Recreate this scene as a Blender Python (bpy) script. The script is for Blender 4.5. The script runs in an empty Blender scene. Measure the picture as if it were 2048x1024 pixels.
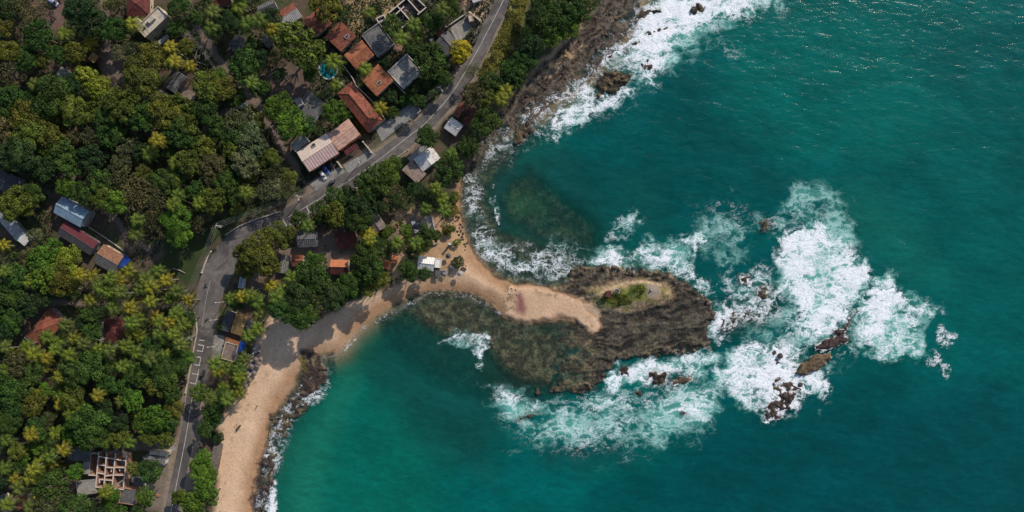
import bpy, bmesh, math, random
import numpy as np
from mathutils import Vector
D = bpy.data
S = bpy.context.scene
COL = S.collection
R = math.radians
random.seed(7)
rng = np.random.default_rng(11)

# ------------------------------------------------------------------ camera, light, exposure
H = 273.0                       # camera height above the sea, metres
PX = 0.2                        # metres per photo pixel at sea level
cam = D.objects.new('camera', D.cameras.new('camera'))
cam.data.lens = 24.0; cam.data.sensor_width = 36.0
cam.data.clip_start = 1.0; cam.data.clip_end = 20000.0
cam.location = (0, 0, H)
COL.objects.link(cam); S.camera = cam
SUN_EL = 34.0
SUN_DIR = Vector((0.60, 0.80, 0)).normalized()          # towards the sun, on the map
az = math.atan2(SUN_DIR.x, SUN_DIR.y)                    # from +Y, clockwise
sd_ = Vector((SUN_DIR.x * math.cos(R(SUN_EL)), SUN_DIR.y * math.cos(R(SUN_EL)), math.sin(R(SUN_EL))))
sun = D.objects.new('sun', D.lights.new('sun', 'SUN'))
sun.data.energy = 4.3; sun.data.angle = R(0.6); sun.data.color = (1.0, 0.90, 0.77)
sun.rotation_euler = (-sd_).to_track_quat('-Z', 'Y').to_euler()
sun.location = (100, 130, 150)
COL.objects.link(sun)
W = D.worlds.new('World'); S.world = W; W.use_nodes = True
wn = W.node_tree.nodes; wl = W.node_tree.links
bg = wn['Background']; sky = wn.new('ShaderNodeTexSky')
sky.sky_type = 'NISHITA'; sky.sun_disc = False
sky.sun_elevation = R(SUN_EL); sky.sun_rotation = az
sky.air_density = 1.0; sky.dust_density = 1.0; sky.ozone_density = 1.0
bg.inputs[1].default_value = 0.135
wl.new(sky.outputs[0], bg.inputs[0])
S.view_settings.view_transform = 'Standard'; S.view_settings.look = 'None'
S.view_settings.gamma = 1.0; S.view_settings.exposure = 0.0
S.view_settings.use_curve_mapping = False
S.render.engine = 'CYCLES'
S.cycles.max_bounces = 6; S.cycles.transparent_max_bounces = 8

# ------------------------------------------------------------------ tags
def tag(o, label=None, cat=None, group=None, kind=None):
    if label: o['label'] = label
    if cat: o['category'] = cat
    if group: o['group'] = group
    if kind: o['kind'] = kind
    return o
def empty(name, loc=(0, 0, 0), rz=0.0):
    o = D.objects.new(name, None); o.location = loc; o.rotation_euler = (0, 0, rz)
    o.empty_display_size = 0.5
    COL.objects.link(o); return o
def obj(name, me, mat=None, parent=None, loc=None, rz=None):
    o = D.objects.new(name, me)
    if mat is not None and len(me.materials) == 0: me.materials.append(mat)
    COL.objects.link(o)
    if parent is not None: o.parent = parent
    if loc is not None: o.location = loc
    if rz is not None: o.rotation_euler = (0, 0, rz)
    return o
def kids(o): return [c for c in D.objects if c.parent == o]
def dup(root, loc, rz, tree):
    """copy a thing with its parts; tree = [(child, [grandchildren])] of the source"""
    r = root.copy(); COL.objects.link(r); r.location = loc; r.rotation_euler = (0, 0, rz)
    out = []
    for ch, gs in tree:
        c = ch.copy(); COL.objects.link(c); c.parent = r
        gl = []
        for g in gs:
            d = g.copy(); COL.objects.link(d); d.parent = c; gl.append(d)
        out.append((c, gl))
    return r, out
def tree_of(root):
    return [(c, [g for g in D.objects if g.parent == c]) for c in D.objects if c.parent == root]

# ------------------------------------------------------------------ mesh builder
class MB:
    def __init__(s): s.v = []; s.f = []
    def quadbox(s, pts_top, pts_bot):
        b = len(s.v); n = len(pts_top)
        s.v += [tuple(p) for p in pts_top] + [tuple(p) for p in pts_bot]
        s.f.append(tuple(range(b, b + n))); s.f.append(tuple(range(b + 2 * n - 1, b + n - 1, -1)))
        for i in range(n):
            j = (i + 1) % n
            s.f.append((b + i, b + n + i, b + n + j, b + j))
    def box(s, cx, cy, cz, sx, sy, sz, rz=0.0, taper=1.0):
        c, sn = math.cos(rz), math.sin(rz)
        def P(x, y, z): return (cx + x * c - y * sn, cy + x * sn + y * c, cz + z)
        hx, hy, hz = sx / 2, sy / 2, sz / 2
        t = [P(-hx * taper, -hy * taper, hz), P(hx * taper, -hy * taper, hz), P(hx * taper, hy * taper, hz), P(-hx * taper, hy * taper, hz)]
        bo = [P(-hx, -hy, -hz), P(hx, -hy, -hz), P(hx, hy, -hz), P(-hx, hy, -hz)]
        s.quadbox(t, bo); return s
    def slab(s, top, t):
        s.quadbox(top, [(p[0], p[1], p[2] - t) for p in top]); return s
    def tube(s, pts, rads, n=8, cap=True):
        base = len(s.v); m = len(pts)
        pts = [Vector(p) for p in pts]
        for i, p in enumerate(pts):
            d = (pts[min(i + 1, m - 1)] - pts[max(i - 1, 0)]).normalized()
            a = d.orthogonal().normalized() if i == 0 else (s._a - d * s._a.dot(d)).normalized()
            s._a = a; b = d.cross(a); r = rads[i] if hasattr(rads, '__len__') else rads
            for k in range(n):
                t = 2 * math.pi * k / n
                q = p + (a * math.cos(t) + b * math.sin(t)) * r
                s.v.append(tuple(q))
        for i in range(m - 1):
            for k in range(n):
                k2 = (k + 1) % n
                s.f.append((base + i * n + k, base + i * n + k2, base + (i + 1) * n + k2, base + (i + 1) * n + k))
        if cap:
            s.f.append(tuple(base + k for k in range(n - 1, -1, -1)))
            s.f.append(tuple(base + (m - 1) * n + k for k in range(n)))
        return s
    def lathe(s, prof, n=16, c=(0, 0, 0), closed=False):
        base = len(s.v); m = len(prof)
        for r, z in prof:
            for k in range(n):
                t = 2 * math.pi * k / n
                s.v.append((c[0] + r * math.cos(t), c[1] + r * math.sin(t), c[2] + z))
        for i in range(m - 1):
            for k in range(n):
                k2 = (k + 1) % n
                s.f.append((base + i * n + k, base + i * n + k2, base + (i + 1) * n + k2, base + (i + 1) * n + k))
        return s
    def mesh(s, name, smooth=False):
        me = D.meshes.new(name); me.from_pydata(s.v, [], s.f); me.update()
        bm = bmesh.new(); bm.from_mesh(me); bmesh.ops.recalc_face_normals(bm, faces=bm.faces); bm.to_mesh(me); bm.free()
        if smooth:
            me.polygons.foreach_set('use_smooth', [True] * len(me.polygons))
        return me
    def build(s, name, mat, parent=None, smooth=False, loc=None, rz=None):
        return obj(name, s.mesh(name, smooth), mat, parent, loc, rz)

def np_mesh(name, V, F, attrs=None, smooth=False):
    me = D.meshes.new(name)
    n, m, k = len(V), len(F), F.shape[1]
    me.vertices.add(n); me.vertices.foreach_set('co', V.astype(np.float32).ravel())
    me.loops.add(m * k); me.loops.foreach_set('vertex_index', F.astype(np.int32).ravel())
    me.polygons.add(m); me.polygons.foreach_set('loop_start', np.arange(0, m * k, k, dtype=np.int32))
    try: me.polygons.foreach_set('loop_total', np.full(m, k, dtype=np.int32))
    except Exception: pass
    if smooth: me.polygons.foreach_set('use_smooth', np.ones(m, dtype=bool))
    for nm, arr in (attrs or {}).items():
        if arr.ndim == 2:
            a = me.attributes.new(nm, 'FLOAT_COLOR', 'POINT')
            c = np.ones((n, 4), np.float32); c[:, :3] = arr; a.data.foreach_set('color', c.ravel())
        else:
            a = me.attributes.new(nm, 'FLOAT', 'POINT'); a.data.foreach_set('value', arr.astype(np.float32))
    me.update(calc_edges=True); me.validate()
    return me

# ------------------------------------------------------------------ noise and masks (numpy)
_perm = np.random.default_rng(3).permutation(512)
_rv = np.random.default_rng(5).random(512)
def vn(x, y, seed=0):
    xi = np.floor(x).astype(np.int64); yi = np.floor(y).astype(np.int64)
    fx = x - xi; fy = y - yi
    fx = fx * fx * (3 - 2 * fx); fy = fy * fy * (3 - 2 * fy)
    def h(a, b): return _rv[_perm[(_perm[(a + seed * 37) & 511] + b) & 511]]
    return (h(xi, yi) * (1 - fx) + h(xi + 1, yi) * fx) * (1 - fy) + (h(xi, yi + 1) * (1 - fx) + h(xi + 1, yi + 1) * fx) * fy
def fbm(x, y, sc, oc=4, seed=0, gain=0.5):
    a, s, t = 1.0, 0.0, 0.0
    for i in range(oc):
        s = s + a * vn(x / sc * 2 ** i + 17.3 * i, y / sc * 2 ** i - 9.1 * i, seed + i); t += a; a *= gain
    return s / t
def ridged(x, y, sc, oc=4, seed=0):
    a, s, t = 1.0, 0.0, 0.0
    for i in range(oc):
        n = 1 - np.abs(2 * vn(x / sc * 2 ** i + 5.7 * i, y / sc * 2 ** i + 3.1 * i, seed + i) - 1)
        s = s + a * n * n; t += a; a *= 0.55
    return s / t
def sstep(a, b, x):
    t = np.clip((x - a) / (b - a), 0, 1); return t * t * (3 - 2 * t)
def seg_dist(px, py, ax, ay, bx, by):
    dx, dy = bx - ax, by - ay
    t = np.clip(((px - ax) * dx + (py - ay) * dy) / (dx * dx + dy * dy + 1e-9), 0, 1)
    return np.hypot(px - ax - t * dx, py - ay - t * dy)
def poly_sd(U, V, P):
    d = np.full(U.shape, 1e9); ins = np.zeros(U.shape, bool)
    n = len(P)
    for i in range(n):
        ax, ay = P[i]; bx, by = P[(i + 1) % n]
        d = np.minimum(d, seg_dist(U, V, ax, ay, bx, by))
        if ay != by:
            c = ((ay > V) != (by > V)) & (U < (bx - ax) * (V - ay) / (by - ay) + ax)
            ins ^= c
    return np.where(ins, d, -d)
def pmask(U, V, P, f):
    out = np.zeros(U.shape)
    xs = [p[0] for p in P]; ys = [p[1] for p in P]
    b = (U > min(xs) - f) & (U < max(xs) + f) & (V > min(ys) - f) & (V < max(ys) + f)
    if b.any(): out[b] = sstep(-f, f, poly_sd(U[b], V[b], P))
    return out
def lmask(U, V, P, w, f):
    out = np.zeros(U.shape)
    xs = [p[0] for p in P]; ys = [p[1] for p in P]; m = w + f
    b = (U > min(xs) - m) & (U < max(xs) + m) & (V > min(ys) - m) & (V < max(ys) + m)
    if b.any():
        d = np.full(int(b.sum()), 1e9)
        for i in range(len(P) - 1): d = np.minimum(d, seg_dist(U[b], V[b], P[i][0], P[i][1], P[i + 1][0], P[i + 1][1]))
        out[b] = 1 - sstep(w - f, w + f, d)
    return out

# ------------------------------------------------------------------ map (photo pixels on the ground plane)
LAND = [(1300,-60),(1285,0),(1275,30),(1255,70),(1212,112),(1185,150),(1160,178),(1110,200),(1075,232),(1020,262),(985,290),(955,318),(932,348),(922,380),(922,420),(928,460),(950,505),(975,535),(1010,562),(1050,573),(1100,580),(1150,575),(1260,560),(1350,600),(1330,640),(1190,662),(1160,642),(1100,634),(1060,641),(1025,640),(1000,622),(975,602),(940,586),(900,581),(860,584),(820,593),(780,612),(740,637),(705,668),(684,698),(660,712),(625,716),(604,745),(585,775),(560,812),(545,850),(533,890),(520,930),(512,975),(505,1030),(490,1200),(400,9000),(-40000,9000),(-40000,-9000),(2200,-9000)]
PLAT = [(1150,535),(1182,530),(1260,535),(1335,545),(1385,572),(1425,606),(1434,640),(1410,655),(1428,700),(1360,712),(1290,716),(1232,724),(1212,745),(1205,772),(1160,794),(1095,786),(1108,740),(1128,700),(1112,668),(1135,648),(1190,660),(1200,620),(1140,585),(1100,582),(1090,572),(1130,562)]
KNOLL = [(1175,582),(1215,568),(1275,562),(1330,575),(1345,592),(1310,606),(1270,610),(1240,622),(1205,618),(1185,600)]
RIDGE = [(1585,752),(1600,728),(1628,703),(1668,700),(1664,716),(1640,738),(1612,752)]
CREST = [(1640,690),(1672,682),(1690,660),(1700,640),(1712,620)]
def smooth_line(P, n=8):
    out = []
    for i in range(len(P) - 1):
        p0 = P[max(i - 1, 0)]; p1 = P[i]; p2 = P[i + 1]; p3 = P[min(i + 2, len(P) - 1)]
        for k in range(n):
            t = k / n
            out.append(tuple(0.5 * ((2 * p1[j]) + (-p0[j] + p2[j]) * t + (2 * p0[j] - 5 * p1[j] + 4 * p2[j] - p3[j]) * t * t + (-p0[j] + 3 * p1[j] - 3 * p2[j] + p3[j]) * t ** 3) for j in range(len(p1))))
    out.append(tuple(P[-1])); return out
ROAD = [(1078,-160,1120,-150),(1018,-45,1053,-42),(992,0,1027,2),(964,51,996,55),(940,107,968,116),(908,157,934,170),(883,193,904,212),(843,232,864,256),(797,272,816,297),(733,318,752,346),(670,357,690,388),(615,390,638,417),(556,424,580,457),(500,441,531,482),(458,470,495,506),(424,504,478,530),(406,541,460,560),(394,586,443,598),(389,616,435,628),(394,655,429,660),(388,700,424,705),(380,754,411,757),(372,800,402,803),(361,866,390,869),(346,945,373,949),(328,1024,357,1027),(300,1150,330,1154),(250,1400,282,1404)]
ROADS = smooth_line(ROAD, 6)
LANES = [  # dirt lanes: points, half width px
    ([(372,-30),(378,20),(400,60),(416,84),(462,152),(505,195),(540,250),(585,330),(618,378)], 7),
    ([(505,200),(470,215),(434,233),(408,270),(355,318),(330,345)], 6),
    ([(-20,590),(130,606),(250,608),(392,612)], 5),
    ([(265,893),(310,889),(350,897)], 9),
    ([(560,498),(600,500),(640,505),(700,513),(760,500),(800,462),(840,420)], 6),
    ([(600,505),(560,505),(530,530),(500,570)], 5),
    ([(205,-30),(215,60),(222,130),(250,165),(300,200)], 7),
    ([(860,0),(890,40),(830,90)], 4),
    ([(1040,118),(1000,128),(960,135)], 3),
    ([(300,500),(260,470),(190,400)], 6),
]
YARDS = [  # bare ground
    [(535,140),(570,125),(620,140),(640,170),(615,200),(570,205),(540,190)],
    [(690,-20),(850,-20),(800,50),(765,60),(740,25),(720,70),(700,60)],
    [(205,95),(250,100),(290,150),(280,180),(220,190),(200,130)],
    [(240,470),(330,480),(360,520),(300,520),(260,510)],
    [(780,420),(800,500),(775,540),(830,560),(890,548),(905,490),(890,440),(870,420)],
    [(120,975),(160,960),(200,1010),(130,1040),(90,1000)],
    [(775,90),(840,70),(850,95),(790,115)],
    [(935,-20),(995,-20),(965,55),(950,50),(930,15)],
    [(60,0),(135,0),(130,60),(90,60)],
    [(300,900),(350,920),(330,1020),(280,1024),(300,960)],
    [(470,560),(560,520),(600,560),(560,600),(500,600)],
    [(90,350),(180,330),(190,370),(120,400),(60,400)],
    [(575,470),(700,470),(720,520),(640,560),(570,540)],
    [(380,895),(400,870),(395,1000),(365,1030)],
]
GRASSF = [(1030,-30),(1065,-30),(1045,40),(1040,85),(1010,130),(985,150),(955,150),(975,110),(1005,50)]
VEGLINE = [(1215,-40),(1165,42),(1125,82),(1092,112),(1062,150),(1035,180),(1010,212),(990,250),(962,285),(940,312),(922,345),(912,380),(900,410),(890,440),(890,475),(888,500),(870,520),(825,560),(775,578),(735,590),(690,612),(640,640),(600,652),(560,625),(530,640),(512,680),(500,720),(490,770),(470,800),(440,850),(432,890),(435,950),(432,1000),(420,1200),(-4000,1200),(-4000,-300)]

# ------------------------------------------------------------------ terrain: one sheet, fine near, coarse far
def axis(half, step):
    a = list(np.arange(-half, half + 1e-6, step)); st = step; x = half; ext = []
    while x < 7000: st *= 1.22; x += st; ext.append(x)
    return np.array([-e for e in reversed(ext)] + a + ext)
GX = axis(216, 0.5); GY = axis(112, 0.5)
X, Y = np.meshgrid(GX, GY)
h = np.zeros(X.shape)
U0 = 1024 + X / PX; V0 = 512 - Y / PX
wu = (fbm(U0, V0, 22, 3, 21) - .5) * 14; wv = (fbm(U0, V0, 22, 3, 27) - .5) * 14
sdl = poly_sd(U0 + wu * .5, V0 + wv * .5, LAND) * PX
land = sdl > 0
h = np.where(land, 2.6 * (1 - np.exp(-sdl / 11.0)), np.maximum(-0.15 * -sdl, -7.0))
k_ = 1 / (1 - np.clip(h, 0, 3) / H)
U = 1024 + X / PX * k_; V = 512 - Y / PX * k_
UW, VW = U + wu, V + wv
# strata direction on the point: nearly along x, rising right; on the upper shore along the coast
th = math.radians(12)
A_ = U * math.cos(th) - V * math.sin(th); B_ = U * math.sin(th) + V * math.cos(th)
B1 = B_ + (fbm(U, V, 40, 2, 41) - .5) * 30
strata = ridged(A_ / 6.0, B1, 9, 4, 31)
lump = ridged(U, V, 14, 4, 33)
th2 = math.radians(48)
A2 = U * math.cos(th2) - V * math.sin(th2); B2 = U * math.sin(th2) + V * math.cos(th2)
strata2 = ridged(A2 / 4.0, B2 + (fbm(U, V, 30, 2, 43) - .5) * 20, 10, 4, 35)
w5 = (ridged(U, V, 26, 4, 45) - .45) * 22; w6 = (ridged(U, V, 26, 4, 47) - .45) * 22
plat = pmask(UW + w5, VW + w6, PLAT, 7)
swz = pmask(UW, VW, [(1060,630),(1150,660),(1190,700),(1170,760),(1090,800),(1040,760)], 36)
h = h * (1 - plat) - .55 * swz * plat + plat * (0.18 + 0.9 * (strata - .38) * 1.3 + 0.5 * (lump - .4))
edge = lmask(UW, VW, [(1150,538),(1260,538),(1335,550),(1385,576),(1422,608),(1428,640)], 10, 8)
h = h + edge * plat * (0.25 + 1.2 * (lump - .35))
edge2 = lmask(UW, VW, [(1105,775),(1160,780),(1210,745),(1240,715),(1300,708),(1360,700),(1420,692)], 9, 7)
h = h + edge2 * plat * (0.1 + 1.3 * (lump - .38))
knoll = pmask(UW, VW, KNOLL, 14)
h = h * (1 - knoll) + knoll * (2.4 + 0.4 * fbm(U, V, 30, 3, 51))
isth = np.clip(pmask(UW, VW, [(1010,572),(1060,572),(1120,584),(1150,600),(1182,626),(1198,650),(1186,668),(1165,646),(1120,634),(1050,644),(1010,628)], 11) * 1.25 - .45 * sstep(.45, .7, fbm(U, V, 10, 4, 171)) * sstep(1120, 1180, U), 0, 1)
h = h * (1 - isth) + isth * (0.75 + 0.35 * sstep(0, 1, isth))
ridge = pmask(UW + w5 * .6, VW + w6 * .6, RIDGE, 6); h = np.maximum(h, ridge * (.7 + 2.2 * (strata2 - .3) + .6 * lump) - 5 * (1 - ridge))
crest = lmask(UW, VW, CREST, 7, 8); h = np.maximum(h, crest * (0.5 + 1.9 * (lump - .2)) - .6 - 4 * (1 - crest))
ROCKF = [  # rock fields awash: polygon, top height
    ([(1535,780),(1555,745),(1590,760),(1612,772),(1585,810),(1560,845),(1530,840)], .15),
    ([(1535,705),(1560,700),(1580,715),(1550,735)], .3),
    ([(1690,655),(1630,680),(1620,700),(1660,700),(1700,680)], .5),
    ([(1470,550),(1500,545),(1510,570),(1480,575)], -.1), ([(1500,575),(1545,560),(1560,585),(1520,610)], -.05),
    ([(1430,630),(1500,600),(1520,640),(1450,670)], -.15),
    ([(1030,840),(1060,820),(1075,825),(1035,855)], .25), ([(1068,775),(1085,772),(1088,795),(1072,798)], .8),
    ([(1240,735),(1265,735),(1260,760),(1235,755)], .3),([(1300,745),(1340,735),(1335,770),(1290,765)], .5),
    ([(1340,765),(1380,745),(1385,765),(1345,780)], .3),([(1270,780),(1290,780),(1290,795),(1268,795)], .4),
    ([(1180,812),(1200,815),(1195,828),(1180,825)], .2),([(1150,895),(1165,898),(1160,910),(1148,905)], 0),
    ([(1360,815),(1380,820),(1375,835),(1355,830)], 0),
    ([(600,700),(628,705),(655,735),(650,770),(620,800),(588,800),(600,750)], .45),
    ([(568,795),(605,785),(612,815),(575,820)], .3),([(540,830),(562,828),(560,855),(540,855)], .3),
    ([(518,915),(548,915),(552,932),(522,935)], .35),([(510,938),(545,935),(545,955),(512,960)], .3),([(505,985),(518,985),(520,1015),(505,1015)], .1),
    ([(598,775),(628,780),(615,825),(588,845),(566,882),(545,872),(562,828)], .12), ([(520,900),(556,898),(556,960),(532,1030),(506,1030),(512,960)], .05),
    ([(1190,150),(1230,140),(1270,148),(1262,170),(1210,190),(1190,200)], .7),
    ([(1040,240),(1065,245),(1075,270),(1040,290),(1020,280)], .4),
    ([(1195,125),(1240,95),(1300,60),(1350,45),(1350,60),(1290,85),(1230,120)], .0),
    ([(1370,10),(1410,0),(1420,25),(1385,35)], .4),([(1420,-10),(1440,-10),(1438,10),(1425,12)], .3),
    ([(1275,120),(1310,115),(1312,138),(1280,140)], .35),([(1255,18),(1330,22),(1320,35),(1260,42)], .5),
    ([(1390,495),(1400,490),(1402,503),(1392,505)], 0),([(1515,445),(1555,440),(1550,462),(1520,468)], .05),
]
rockf = np.zeros(h.shape)
for P, t in ROCKF:
    m = pmask(UW + w5 * .7, VW + w6 * .7, P, 7); rockf = np.maximum(rockf, m)
    h = np.maximum(h, m * (t + 1.5 * (lump - .45)) - 3.0 * (1 - m))
# shelf along the upper coast
SHELF = [(1290,-60),(1278,30),(1258,70),(1214,112),(1188,150),(1160,178),(1110,204),(1075,236),(1020,266),(985,294),(955,322),(930,352),(915,350),(938,305),(965,278),(990,240),(1015,205),(1060,150),(1092,118),(1125,85),(1165,45),(1215,-60)]
shelf = pmask(UW, VW, SHELF, 7)
h = h * (1 - shelf) + shelf * (-.08 + 1.0 * sstep(2, 16, sdl) + 1.1 * (strata2 - .42) + .45 * (lump - .4))
# submerged reefs
SUBR = [
    ([(925,335),(1000,285),(1075,245),(1090,265),(1040,310),(1005,350),(990,400),(1010,450),(1090,480),(1150,500),(1190,520),(1150,575),(1100,582),(1050,572),(1000,556),(950,500),(925,430)], -.55),
    ([(830,590),(900,582),(960,592),(1010,638),(1060,645),(1180,650),(1190,720),(1170,795),(1040,775),(1000,745),(960,700),(880,680),(820,650),(790,620)], -.38),
    ([(760,640),(830,600),(900,680),(1000,740),(1040,790),(960,800),(860,760),(780,700)], -1.3),
    ([(1010,350),(1060,330),(1200,440),(1200,520),(1090,490),(1000,450),(990,400)], -.85),
    ([(1430,600),(1560,560),(1570,640),(1480,680),(1430,690)], -.7),
    ([(1480,740),(1560,690),(1620,700),(1600,790),(1560,850),(1520,850)], -.9),
    ([(620,700),(665,705),(668,760),(640,810),(590,830),(560,880),(545,960),(530,960),(540,840),(590,780)], -.5),
    ([(640,770),(760,900),(900,960),(860,990),(740,920),(640,830)], -2.6),
    ([(1390,915),(1450,905),(1460,930),(1400,940)], -3.4),([(1080,880),(1230,880),(1200,920),(1090,920)], -5),
    ([(780,800),(900,830),(1000,850),(1010,940),(900,900),(800,860)], -2.2),
]
subm = np.zeros(h.shape)
for P, t in SUBR:
    m = pmask(UW, VW, P, 26); subm = np.maximum(subm, sstep(.1, .6, m))
    w_ = (~land) | (h < 0)
    h = np.where(w_ & (rockf < .5) & (plat < .5), np.maximum(h, (t + .5 * (lump - .4)) * m - 3.0 * (1 - m) - 4 * (1 - sstep(0, .25, m))), h)
# little relief on open land
roadm = np.maximum(pmask(U, V, [(p[0] - 14, p[1] - 8) for p in ROADS] + [(p[2] + 14, p[3] + 8) for p in reversed(ROADS)], 6), 0)
h = np.where(land & (plat < .3) & (shelf < .3), h + (fbm(U, V, 30, 4, 61) - .5) * .35 * sstep(1, 8, sdl) * (1 - roadm), h)
def hs(x, y):
    i = int(np.clip(np.searchsorted(GX, x) - 1, 0, len(GX) - 2)); j = int(np.clip(np.searchsorted(GY, y) - 1, 0, len(GY) - 2))
    fx = (x - GX[i]) / (GX[i + 1] - GX[i]); fy = (y - GY[j]) / (GY[j + 1] - GY[j])
    return float((h[j, i] * (1 - fx) + h[j, i + 1] * fx) * (1 - fy) + (h[j + 1, i] * (1 - fx) + h[j + 1, i + 1] * fx) * fy)
def at(u, v, up=0.0):
    """where on the ground something stands whose point `up` metres above ground shows at map pixel u, v"""
    z = 2.4
    for _ in range(4):
        k = 1 - (z + up) / H
        x, y = (u - 1024) * PX * k, (512 - v) * PX * k
        z = max(hs(x, y), 0.0)
    return x, y, z
# ---- ground colours (albedo)
def C(*a): return np.array(a)
fine = fbm(U, V, 5, 3, 71); mid = fbm(U, V, 26, 4, 73); big = fbm(U, V, 120, 3, 75)
def mixc(a, b, m): return a * (1 - m[..., None]) + b * m[..., None]
col = np.zeros(h.shape + (3,)) + C(.52, .35, .225)
col = mixc(col, col * 0 + C(.60, .42, .29), mid)
col = mixc(col, col * 0 + C(.30, .165, .085), (1 - sstep(.45, 1.35, h + .25 * (mid - .5))) * .85)         # wet sand
col = mixc(col, col * 0 + C(.20, .14, .09), np.exp(-((h - 1.75 - .5 * (mid - .5)) / .05) ** 2) * sstep(.5, .65, fine) * .6)
col = mixc(col, col * 0 + C(.40, .27, .17), sstep(.52, .7, fbm(U, V, 60, 5, 77)) * .5)
purple = pmask(UW, VW, [(1028,588),(1040,585),(1056,612),(1048,628),(1034,620)], 8); col = mixc(col, col * 0 + C(.20, .075, .08), purple * .95)
for P in ([(1010,562),(1030,575),(1032,620),(1020,640),(1008,600)], [(1060,575),(1140,592),(1190,605),(1150,600),(1090,590)]):
    col = mixc(col, col * 0 + C(.16, .115, .06), pmask(UW, VW, P, 8) * sstep(.45, .6, fine) * .8)
veg = pmask(UW, VW, VEGLINE, 8)
soil = mixc(np.zeros(col.shape) + C(.085, .060, .042), np.zeros(col.shape) + C(.045, .055, .02), sstep(.4, .6, mid))
soil = mixc(soil, soil * 0 + C(.13, .095, .065), sstep(.55, .75, fine) * .5)
col = mixc(col, soil, veg)
coastdirt = pmask(UW, VW, [(835,440),(900,430),(930,470),(935,510),(900,560),(830,562),(780,560),(780,500),(845,500),(880,470)], 10)
col = mixc(col, mixc(col * 0 + C(.36, .23, .13), col * 0 + C(.42, .28, .17), mid), coastdirt)
for i, P in enumerate(YARDS):
    c = [C(.11, .078, .062), C(.30, .21, .105), C(.12, .088, .068), C(.12, .09, .075), C(.34, .22, .13), C(.11, .08, .06), C(.30, .18, .09), C(.40, .27, .18), C(.14, .09, .075), C(.17, .135, .105), C(.13, .09, .07), C(.12, .085, .07), C(.15, .11, .085), C(.17, .14, .11)][i]
    m = pmask(UW, VW, P, 7); col = mixc(col, c * (.75 + .5 * fine[..., None]), m)
for P, w in LANES:
    m = lmask(UW, VW, P, w, 3.5); col = mixc(col, C(.18, .135, .11) * (.75 + .5 * fine[..., None]), m * .9)
sh = lmask(UW, VW, [((p[0] + p[2]) / 2, (p[1] + p[3]) / 2) for p in ROADS], 23, 5)
col = mixc(col, C(.24, .19, .145) * (.7 + .6 * fine[..., None]), sh * .85)
gf = pmask(UW, VW, GRASSF, 6); col = mixc(col, mixc(col * 0 + C(.13, .135, .03), col * 0 + C(.24, .18, .075), sstep(.35, .65, fbm(U, V, 10, 3, 79))), gf)
gard_bankshade = np.maximum(pmask(UW, VW, [(835,100),(880,150),(850,210),(800,180),(815,150)], 6), pmask(UW, VW, [(690,135),(740,190),(765,215),(820,195),(790,170),(770,200),(730,165)], 5))
gard_bankshade = np.maximum(gard_bankshade, pmask(UW, VW, [(330,460),(395,470),(425,440),(520,400),(590,370),(600,385),(520,420),(450,450),(400,520),(385,580),(320,540)], 9))  # bank by the bend: shade is put into its dark green ground
col = mixc(col, mixc(col * 0 + C(.022, .038, .012), col * 0 + C(.045, .062, .018), mid), gard_bankshade)
# rock
rockm = np.clip(plat + rockf + shelf * .97 + edge + edge2 + ridge + crest, 0, 1) * (1 - isth * .9) * (1 - knoll * .85)
rc = mixc(np.zeros(col.shape) + C(.058, .046, .034), np.zeros(col.shape) + C(.155, .115, .062), sstep(.35, .7, fbm(U, V, 12, 4, 81)))
rc = mixc(rc, mixc(rc * 0 + C(.062, .050, .042), rc * 0 + C(.13, .10, .075), sstep(.4, .7, strata2)), shelf * .8)
strl = np.where(shelf > .5, strata2, strata)
rc = mixc(rc, rc * 0 + C(.022, .019, .016), (1 - sstep(.26, .44, strl)) * .9)
rc = mixc(rc, rc * 0 + C(.20, .155, .09), sstep(.62, .80, strl) * .4)
tan_ = sstep(.52, .68, fbm(U, V, 9, 3, 83)) * np.clip(edge + edge2 + shelf * .35, 0, 1)
rc = mixc(rc, rc * 0 + C(.30, .20, .095), tan_ * .8)
mud = pmask(UW, VW, [(1180,640),(1300,620),(1420,640),(1400,690),(1230,715),(1130,740),(1130,680)], 12)
rc = mixc(rc, rc * 0 + C(.12, .105, .055), mud * .75 * sstep(.35, .6, fbm(U, V, 30, 5, 93)) * sstep(.3, .45, strl))
dk = np.clip(crest + pmask(UW, VW, ROCKF[0][0], 8) + pmask(UW, VW, ROCKF[2][0], 8) + pmask(UW, VW, [(500,700),(670,700),(670,800),(560,1030),(500,1030)], 8), 0, 1)
rc = mixc(rc, rc * 0 + C(.062, .042, .04), dk * .85)
rc = rc * (1 - .25 * plat[..., None]); rc = mixc(rc, rc * 0 + rc.mean(-1, keepdims=True) * C(1.04, 1.0, .92), .45 * np.clip(plat + shelf, 0, 1)); rc = rc * (1 - .22 * np.clip(shelf + rockf, 0, 1)[..., None])
rc = mixc(rc, rc * 0 + C(.125, .088, .052), ridge * .8)
alg = pmask(UW, VW, [(588,722),(600,712),(612,722),(608,745),(592,755)], 5); rc = mixc(rc, rc * 0 + C(.085, .09, .012), alg)
col = mixc(col, rc, rockm)
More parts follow.
